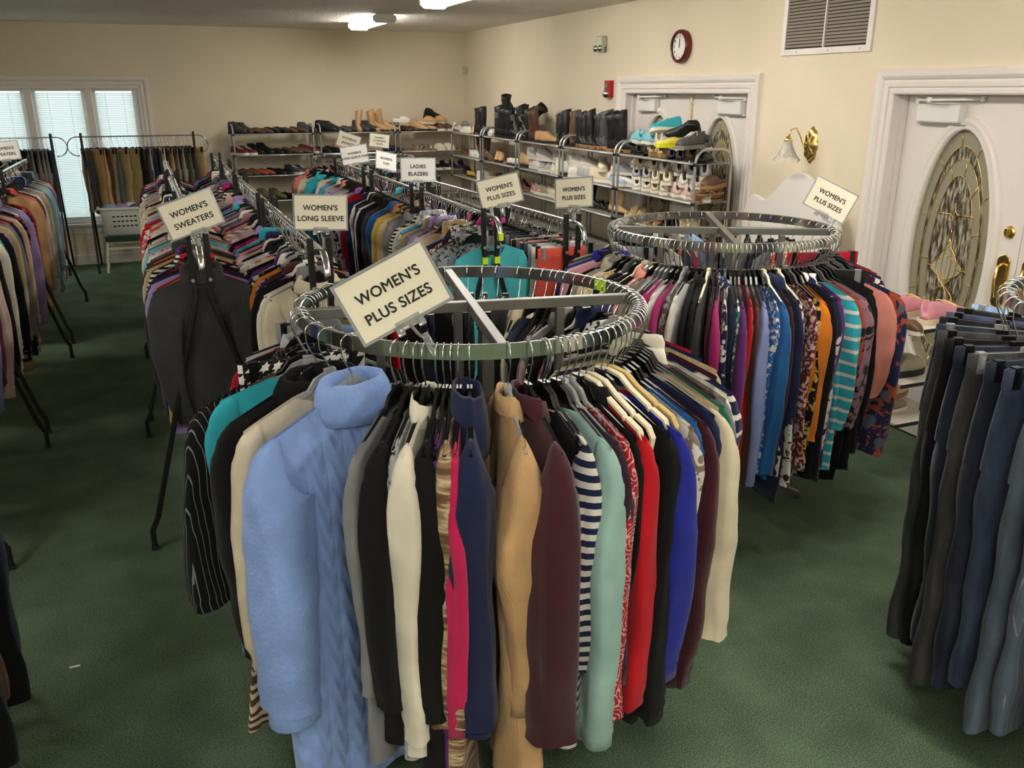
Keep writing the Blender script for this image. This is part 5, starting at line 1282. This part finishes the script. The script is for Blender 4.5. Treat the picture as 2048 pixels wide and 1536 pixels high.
for i, (x0, ln, nm) in enumerate(((.945, .99, 'left'), (2.0, .99, 'middle'), (3.03, .98, 'right'))):
    y0 = 11.40
    shoe_rack((x0, y0, 0), 0, ln, .30, LV, f'{nm} silver shoe rack standing against the back wall', 1.65)
    BK.append(((x0, y0, 0), 0, ln, .30))
SB = {'sneaker': rubberw}
put(BK[0], ('ankle','loafer','loafer','loafer'), ['charcoal','brown','black','brown'], 'top shelf of the left back rack', LV[0], 9, 'diag')
put(BK[0], ('sneaker','ankle','loafer','loafer'), ['maroon','black','black','brown'], 'second shelf of the left back rack', LV[1], 9, 'diag')
put(BK[0], ('loafer','loafer','loafer','sneaker'), ['brown','rust','black','charcoal'], 'third shelf of the left back rack', LV[2], 9, 'diag')
put(BK[0], ('loafer','ankle','loafer'), ['charcoal','olive','black'], 'fourth shelf of the left back rack', LV[3], 7, 'diag')
put(BK[1], ('ankle','loafer','ankle','ankle'), ['black','charcoal','charcoal','tan'], 'top shelf of the middle back rack', LV[0], 8, 'diag')
put(BK[1], ('loafer','sneaker','loafer'), ['black','salmon','taupe'], 'second shelf of the middle back rack', LV[1], 8, 'diag', soles=SB)
put(BK[1], ('loafer','loafer'), ['black','brown'], 'third shelf of the middle back rack', LV[2], 8, 'diag')
put(BK[2], ('loafer','ankle','clog','pump'), ['brown','camel','brown','white'], 'top shelf of the right back rack', LV[0], 8, 'diag')
put(BK[2], ('flip','sandal','clog'), ['taupe','stone','cream'], 'second shelf of the right back rack', LV[1], 8, 'diag')
put(BK[2], ('pump','sneaker','sneaker'), ['navy','black','black'], 'third shelf of the right back rack', LV[2], 8, 'front', soles=SB)
# tall tan boots, white slipper and heaped pairs on top of the back racks
for k, (dx, ti) in enumerate(((.52, -.25), (.70, .15), (.80, .35))): shoe('boot', 'tan', (2.0+dx, 11.60, LV[0]+.001), -pi/2+.4*k, 'top of the middle back rack', sole=gumsole, s=.72, lab=['leaning tan suede boot, left one on the middle back shoe rack', 'upright tan suede boot between two others on the middle back rack', 'right leaning tan suede boot on the middle back shoe rack'][k], tiltx=ti*.5)
shoe('clog', 'white', (2.97, 11.44, 1.65), -.3, 'x', lab='white fluffy slipper balanced between the middle and right back racks', s=.8)
for k, (dx, c, kd) in enumerate(((.30,'camel','clog'),(.44,'camel','clog'),(.40,'black','ankle'),(.56,'brown','loafer'))):
    shoe(kd, c, (3.03+dx, 11.62-.02*k, LV[0]+.10+(.05 if k == 2 else 0)), -.6+.5*k, 'x', lab=f'{c} {SNAME[kd].replace("_"," ")} heaped on top of the right back rack, ' + ['leftmost', 'second', 'topmost', 'rightmost'][k], tiltx=.3)

# racks along the right wall: length runs along y, front faces the room (-x)
RW = []
LVR = (1.53, 1.25, 1.00, .70, .38)
for i, (y0, ln, nm) in enumerate(((5.42, 1.16, 'nearest'), (6.63, 1.04, 'second nearest'), (7.72, 1.04, 'third nearest'), (8.82, 1.04, 'fourth nearest'), (9.92, 1.10, 'farthest'))):
    org = (3.62, y0+ln, 0); shoe_rack(org, -pi/2, ln, .31, LVR, f'{nm} silver shoe rack along the right wall', 1.64)
    RW.append((org, -pi/2, ln, .31))
# (local x runs from far to near)
P_ = lambda k, nm: f'{nm} shelf of the {["nearest","second","third","fourth","farthest"][k]} right wall rack'
put(RW[1], ('boot','boot','boot','boot'), ['black','black','charcoal','black'], P_(1,'top'), LVR[0], 8, 'side', .5, soles={'boot': gumsole}, s=.86)
put(RW[2], ('boot','ankle','boot'), ['brown','tan','black'], P_(2,'top'), LVR[0], 7, 'side', .6, s=.84)
put(RW[3], ('boot','boot'), ['black','black'], P_(3,'top'), LVR[0], 9, 'side', .6, s=.9)
put(RW[4], ('clog','pump','boot'), ['white','sand','black'], P_(4,'top'), LVR[0], 7, 'side', .5, s=.86)
for k in range(4):
    shoe('boot', 'black', (3.70, 9.62-.22*k, LVR[0]+[.26,.16,.25,.24][k]), .6-.4*k, 'x', lab=['black boot lying across the heap on the fourth rack, farthest', 'black boot with grey lining standing on the boot heap', 'black boot lying across the boot heap, near middle', 'black boot nearest on the lying boot heap'][k], tilty=[1.2,0,1.3,1.1][k], s=.8, sole=greysole)
wh = ['white','white','cream','silver']
put(RW[1], ('sneaker','sneaker','trainer','sneaker'), ['white','silver','cream','powder'], P_(1,'second'), LVR[1], 9, 'side', .7, soles=SB)
put(RW[2], ('trainer','sneaker','sneaker','ankle'), ['white','silver','cream','white'], P_(2,'second'), LVR[1], 8, 'side', .7)
put(RW[3], ('ankle','flip','loafer'), ['camel','rust','white'], P_(3,'second'), LVR[1], 7, 'side', .5)
put(RW[4], ('pump','sneaker','boot'), ['brown','white','brown'], P_(4,'second'), LVR[1], 7, 'side', .5, s=.85)
put(RW[2], ('sneaker','trainer','trainer'), ['salmon','stone','cream'], P_(2,'third'), LVR[2], 8, 'side', .4)
put(RW[3], ('pump','loafer','ankle'), ['burgundy','black','tan'], P_(3,'third'), LVR[2], 8, 'side', .5)
put(RW[4], ('pump','loafer'), ['black','gold' if 'gold' in PAL else 'mustard'], P_(4,'third'), LVR[2], 7, 'side', .5)
put(RW[1], ('boot','boot','ankle'), ['camel','black','black'], P_(1,'third'), LVR[2], 8, 'side', .5, s=.62)
# second layer stacked over the white sneakers
put(RW[1], ('sneaker','trainer'), ['white','cream','silver'], P_(1,'second') + ', stacked', LVR[1]+.095, 5, 'side', .6)
put(RW[2], ('trainer','trainer'), ['white','white'], P_(2,'second') + ', stacked', LVR[1]+.095, 4, 'side', .6)
# nearest rack: heaps
put(RW[0], ('loafer','clog','loafer','ankle'), ['black','khaki','charcoal','brown'], P_(0,'top'), LVR[0], 9, 'sideback', .3, soles={'clog': gumsole})
put(RW[0], ('trainer','sneaker','ankle','trainer'), ['aqua','cream','black','charcoal'], P_(0,'top')+', stacked', LVR[0]+.09, 7, 'sideback', .4, soles={'trainer': rubberw, 'ankle': rubberb})
shoe('trainer', 'teal', (3.95, 6.15, LVR[0]+.19), pi*.98, 'x', lab='teal blue running shoe on top of the near rack heap', sole=rubberw, tiltx=.4)
shoe('trainer', 'powder', (3.93, 6.02, LVR[0]+.10), pi*1.05, 'x', lab='pale blue running shoe under the teal one', sole=rubberw)
shoe('sneaker', 'yellow', (3.72, 5.72, LVR[0]+.10), pi*.9, 'x', s=.82, lab='bright yellow sneaker low in the near rack heap', sole=solid('yellow sole', (224,224,30), .5))
shoe('ankle', 'black', (3.78, 5.62, LVR[0]+.17), pi*.7, 'x', lab='black shoe with brown sole crowning the near rack heap', sole=solid('cream sole', (210,190,150), .6), tiltx=-.6)
shoe('trainer', 'charcoal', (3.70, 5.48, LVR[0]+.11), pi*1.1, 'x', lab='dark charcoal running shoe at the near end of the top heap', sole=greysole)
for k in range(3): put(RW[0], ('sneaker','sneaker','trainer'), [['white','cream','blush','silver','tan'], ['silver','cream','white','sand','white'], ['cream','white','silver','tan','white']][k], P_(0,'second')+['', ', stacked', ', topmost'][k], LVR[1]+.082*k, [8,7,6][k], 'sideback', .25, soles=SB, y=.17)
for k in range(5): shoe(['flip','sandal','flip','flip','clog'][k], ['tan','camel','sand','tan','brown'][k], (3.92, 5.50+.03*(k % 2), LVR[1]+.026*k+.001), pi+.1*k, 'x', lab=f'{["tan","camel","sand","tan","brown"][k]} {["flip flop","sandal","flip flop","flip flop","clog"][k]} in the near rack pile, {["lowest","second","third","fourth","topmost"][k]}', sole=gumsole)
put(RW[0], ('clog','flip','loafer'), ['sand','brown','black'], P_(0,'third'), LVR[2], 9, 'sideback', .4)
# shoe box on the farthest rack
tag(bevel(MB().box(3.64, 3.80, 9.98, 10.14, LVR[2], LVR[2]+.12).obj('shoe_box', paperw), .003), 'white shoe box on the farthest right wall rack', 'box')

# small shoe stand in front of the nearer doors
t = empty('shoe_stand', 'low stand of white shelves with black posts before the nearer doors', 'shoe rack', (3.38, 3.10, 0))
for z in (.90, .62, .405):
    sh = bevel(MB().box(0, .38, 0, .52, z-.014, z).obj('shelf', shelfm, t), .003)
    MB().box(-.004, .384, -.006, .0, z-.02, z-.002).obj('shelf_edge', blacksteel, sh)
for xx in (.30, .35):
    MB().box(xx-.008, xx+.008, .02, .036, 0, .9).obj('post', blacksteel, t)
for xx in (.03, .35): MB().box(xx-.008, xx+.008, .48, .496, 0, .9).obj('post', blacksteel, t)
pk = 'pink'; pinkl = solid('pale yellow lace', (236,210,130), .6)
shoe('sneaker', 'pink', (3.55, 3.18, .901), .05, 'x', lab='pink sneaker with yellow laces in front on the small shoe stand', sole=solid('stone sole', (206,190,160), .6), s=1.1, lace=pinkl)
shoe('sneaker', 'pink', (3.50, 3.33, .901), .22, 'x', lab='pink sneaker behind its mate on the small shoe stand', sole=solid('stone sole', (206,190,160), .6), s=1.1, lace=pinkl)
shoe('clog', 'tan', (3.60, 3.46, .901), pi*1.06, 'x', lab='tan slip-on clog left of the pink sneakers', sole=solid('stone sole', (206,190,160), .6))
shoe('clog', 'brown', (3.36, 3.20, .901), pi*1.5, 'x', lab='brown clog at the left corner of the stand top', s=.7)
for k in range(2): shoe('clog', 'grey', (3.62, 3.56, .901+.07*k), pi*(1.0+.05*k), 'x', lab=['grey fluffy slipper, lower of two at the back of the stand', 'grey fluffy slipper, upper of two at the back of the stand'][k], sole=rubberw, s=1.0)
shoe('clog', 'stone', (3.34, 3.22, .621), .05, 'x', lab='grey buckled clog in front on the middle shelf of the stand', sole=rubberb, s=1.15)
shoe('clog', 'stone', (3.34, 3.36, .621), .1, 'x', lab='grey clog behind on the middle shelf of the stand', sole=rubberb, s=1.15)
shoe('loafer', 'taupe', (3.36, 3.26, .406), .1, 'x', lab='taupe slip-on shoe on the low shelf of the stand', sole=rubberw)
shoe('clog', 'sand', (3.58, 3.40, .406), .3, 'x', lab='beige slipper at the back right of the stand\'s lowest shelf', sole=gumsole, s=.9)

# ------------------------------------------------------------------ white bench between the doors
t = empty('white_bench', 'white painted bench with a scalloped high back between the two doorways', 'bench', (3.96, 4.30, 0))
benchm = solid('white bench paint', (226,222,216), .4)
top = []; n = 40; LB = .98
for i in range(n+1):
    u = i/n; y = LB*u; h = 1.33+.19*math.exp(-(abs(u-.42)/.22)**2.6)
    if u < .06: h = 1.30-.10*(1-(u/.06))**2
    if u > .94: h = 1.30-.10*(((u-.94)/.06))**2
    h -= .03*math.exp(-((u-.18)/.06)**2)+.03*math.exp(-((u-.78)/.06)**2)
    top.append((y, h))
bevel(MB().prism([(0, .30)]+top+[(LB, .30)], 0, .03, 'x').obj('back_panel', benchm, t), .006)
bevel(MB().box(-.46, 0, 0, LB, .42, .45).obj('seat', benchm, t), .006)
for y in (0, LB-.03):
    bevel(MB().prism([(-.46,0),(-.40,0),(-.38,.28),(-.06,.28),(-.04,0),(.0,0),(.0,.9),(-.10,.78),(-.40,.66),(-.46,.60)], y, y+.03, 'y').obj('side_panel', benchm, t), .005)
bevel(MB().box(-.44, -.42, .03, LB-.03, .34, .42).obj('apron', benchm, t), .003)

# ------------------------------------------------------------------ laundry basket on a white stool by the window
t = empty('step_stool', 'white metal frame stool with dark green top under the laundry basket', 'stool', (-.37, 11.28, 0))
wm = solid('white enamel metal', (222,218,206), .4)
bevel(MB().box(-.24, .24, -.17, .17, .36, .43).obj('stool_top', solid('dark green vinyl', (34,56,42), .5), t), .01)
for sx in (-1, 1):
    for sy in (-1, 1): MB().bar([(sx*.22, sy*.15, .37), (sx*.26, sy*.17, 0)], .022, .022).obj('leg', wm, t)
for sy in (-1, 1): MB().bar([(-.235, sy*.155, .28), (.235, sy*.155, .28)], .018, .018).obj('rung', wm, t)
t = empty('laundry_basket', 'white laundry basket with heart-shaped holes on the stool by the window', 'basket', (-.37, 11.28, .431))
b = MB(); vs_ = []; n = 48
def rr(i, hx, hy, p=.35):
    a = 2*pi*(i+.5)/n; return hx*math.copysign(abs(cos(a))**p, cos(a)), hy*math.copysign(abs(sin(a))**p, sin(a))
rings_ = [(.20,.135,0),(.215,.15,.02),(.262,.19,.29),(.285,.21,.30),(.287,.212,.32),(.265,.192,.325),(.256,.184,.29),(.208,.143,.022)]
for hx, hy, z in rings_:
    for i in range(n): x, y = rr(i, hx, hy); vs_.append((x, y, z))
fs = [(j*n+i, j*n+(i+1) % n, (j+1)*n+(i+1) % n, (j+1)*n+i) for j in range(len(rings_)-1) for i in range(n)]+[tuple(range(n))]
b.add(vs_, fs).obj('tub', whitepl, t, True, R(40))
hb = MB()
for r_ in range(3):
    for c_ in range(6):
        cx = -.115+.046*c_; cz = .11+.055*r_; up_ = 1 if (r_+c_) % 2 else -1; pts = []
        for i in range(20):
            a = 2*pi*i/20; hx = .0125*(16*sin(a)**3)/16*1.2; hz = .0125*(13*cos(a)-5*cos(2*a)-2*cos(3*a)-cos(4*a))/16*1.1*up_
            zz = cz+hz; yy = -(.15+.04*(zz-.02)/.27)-.0012; pts.append((cx+hx*1.15, yy, zz))
        hb.add(pts, [tuple(range(20))])
hb.obj('heart_holes', darkhole, t)
hb = MB()
for s_ in (-1, 1): hb.tube([(s_*.29, -.07, .29), (s_*.31, -.05, .27), (s_*.31, .05, .27), (s_*.29, .07, .29)], .008, 6)
hb.obj('handles', whitepl, t, True)
for k, (x, y, c_, r_) in enumerate(((-.12,-.02,'powder',.11), (.06,.03,'white',.12), (.13,-.05,'slate',.09), (-.02,-.06,'lavender',.08))):
    b = MB(); vs_ = []; n1_2, n2_2 = 16, 9
    for j in range(n2_2):
        ph = pi*j/(n2_2-1)
        for i in range(n1_2):
            a = 2*pi*i/n1_2; d = 1+.25*nz3(cos(a)*1.5+k, sin(a)*1.5, ph)
            vs_.append((r_*sin(ph)*cos(a)*d, r_*.8*sin(ph)*sin(a)*d, .045*cos(ph)*d))
    b.add(vs_, [(j*n1_2+i, j*n1_2+(i+1) % n1_2, (j+1)*n1_2+(i+1) % n1_2, (j+1)*n1_2+i) for j in range(n2_2-1) for i in range(n1_2)])
    o = b.obj('folded_garment', fabric(c_), None, True); o.location = (-.37+x, 11.28+y, .431+.30+.012*(k % 2))
    tag(o, f'crumpled {c_} garment lying in the white laundry basket', 'garment', 'clothes in the basket')
# scrap on the carpet
tag(bevel(MB().box(-.018, .018, -.005, .005, 0, .003).obj('paper_scrap', paperw, loc=(-.49, 3.12, .0)), .001, 1), 'tiny white paper scrap on the green carpet of the left aisle', 'paper scrap')
for k, (x, y) in enumerate(((-.05, 0), (0, 0))): pass
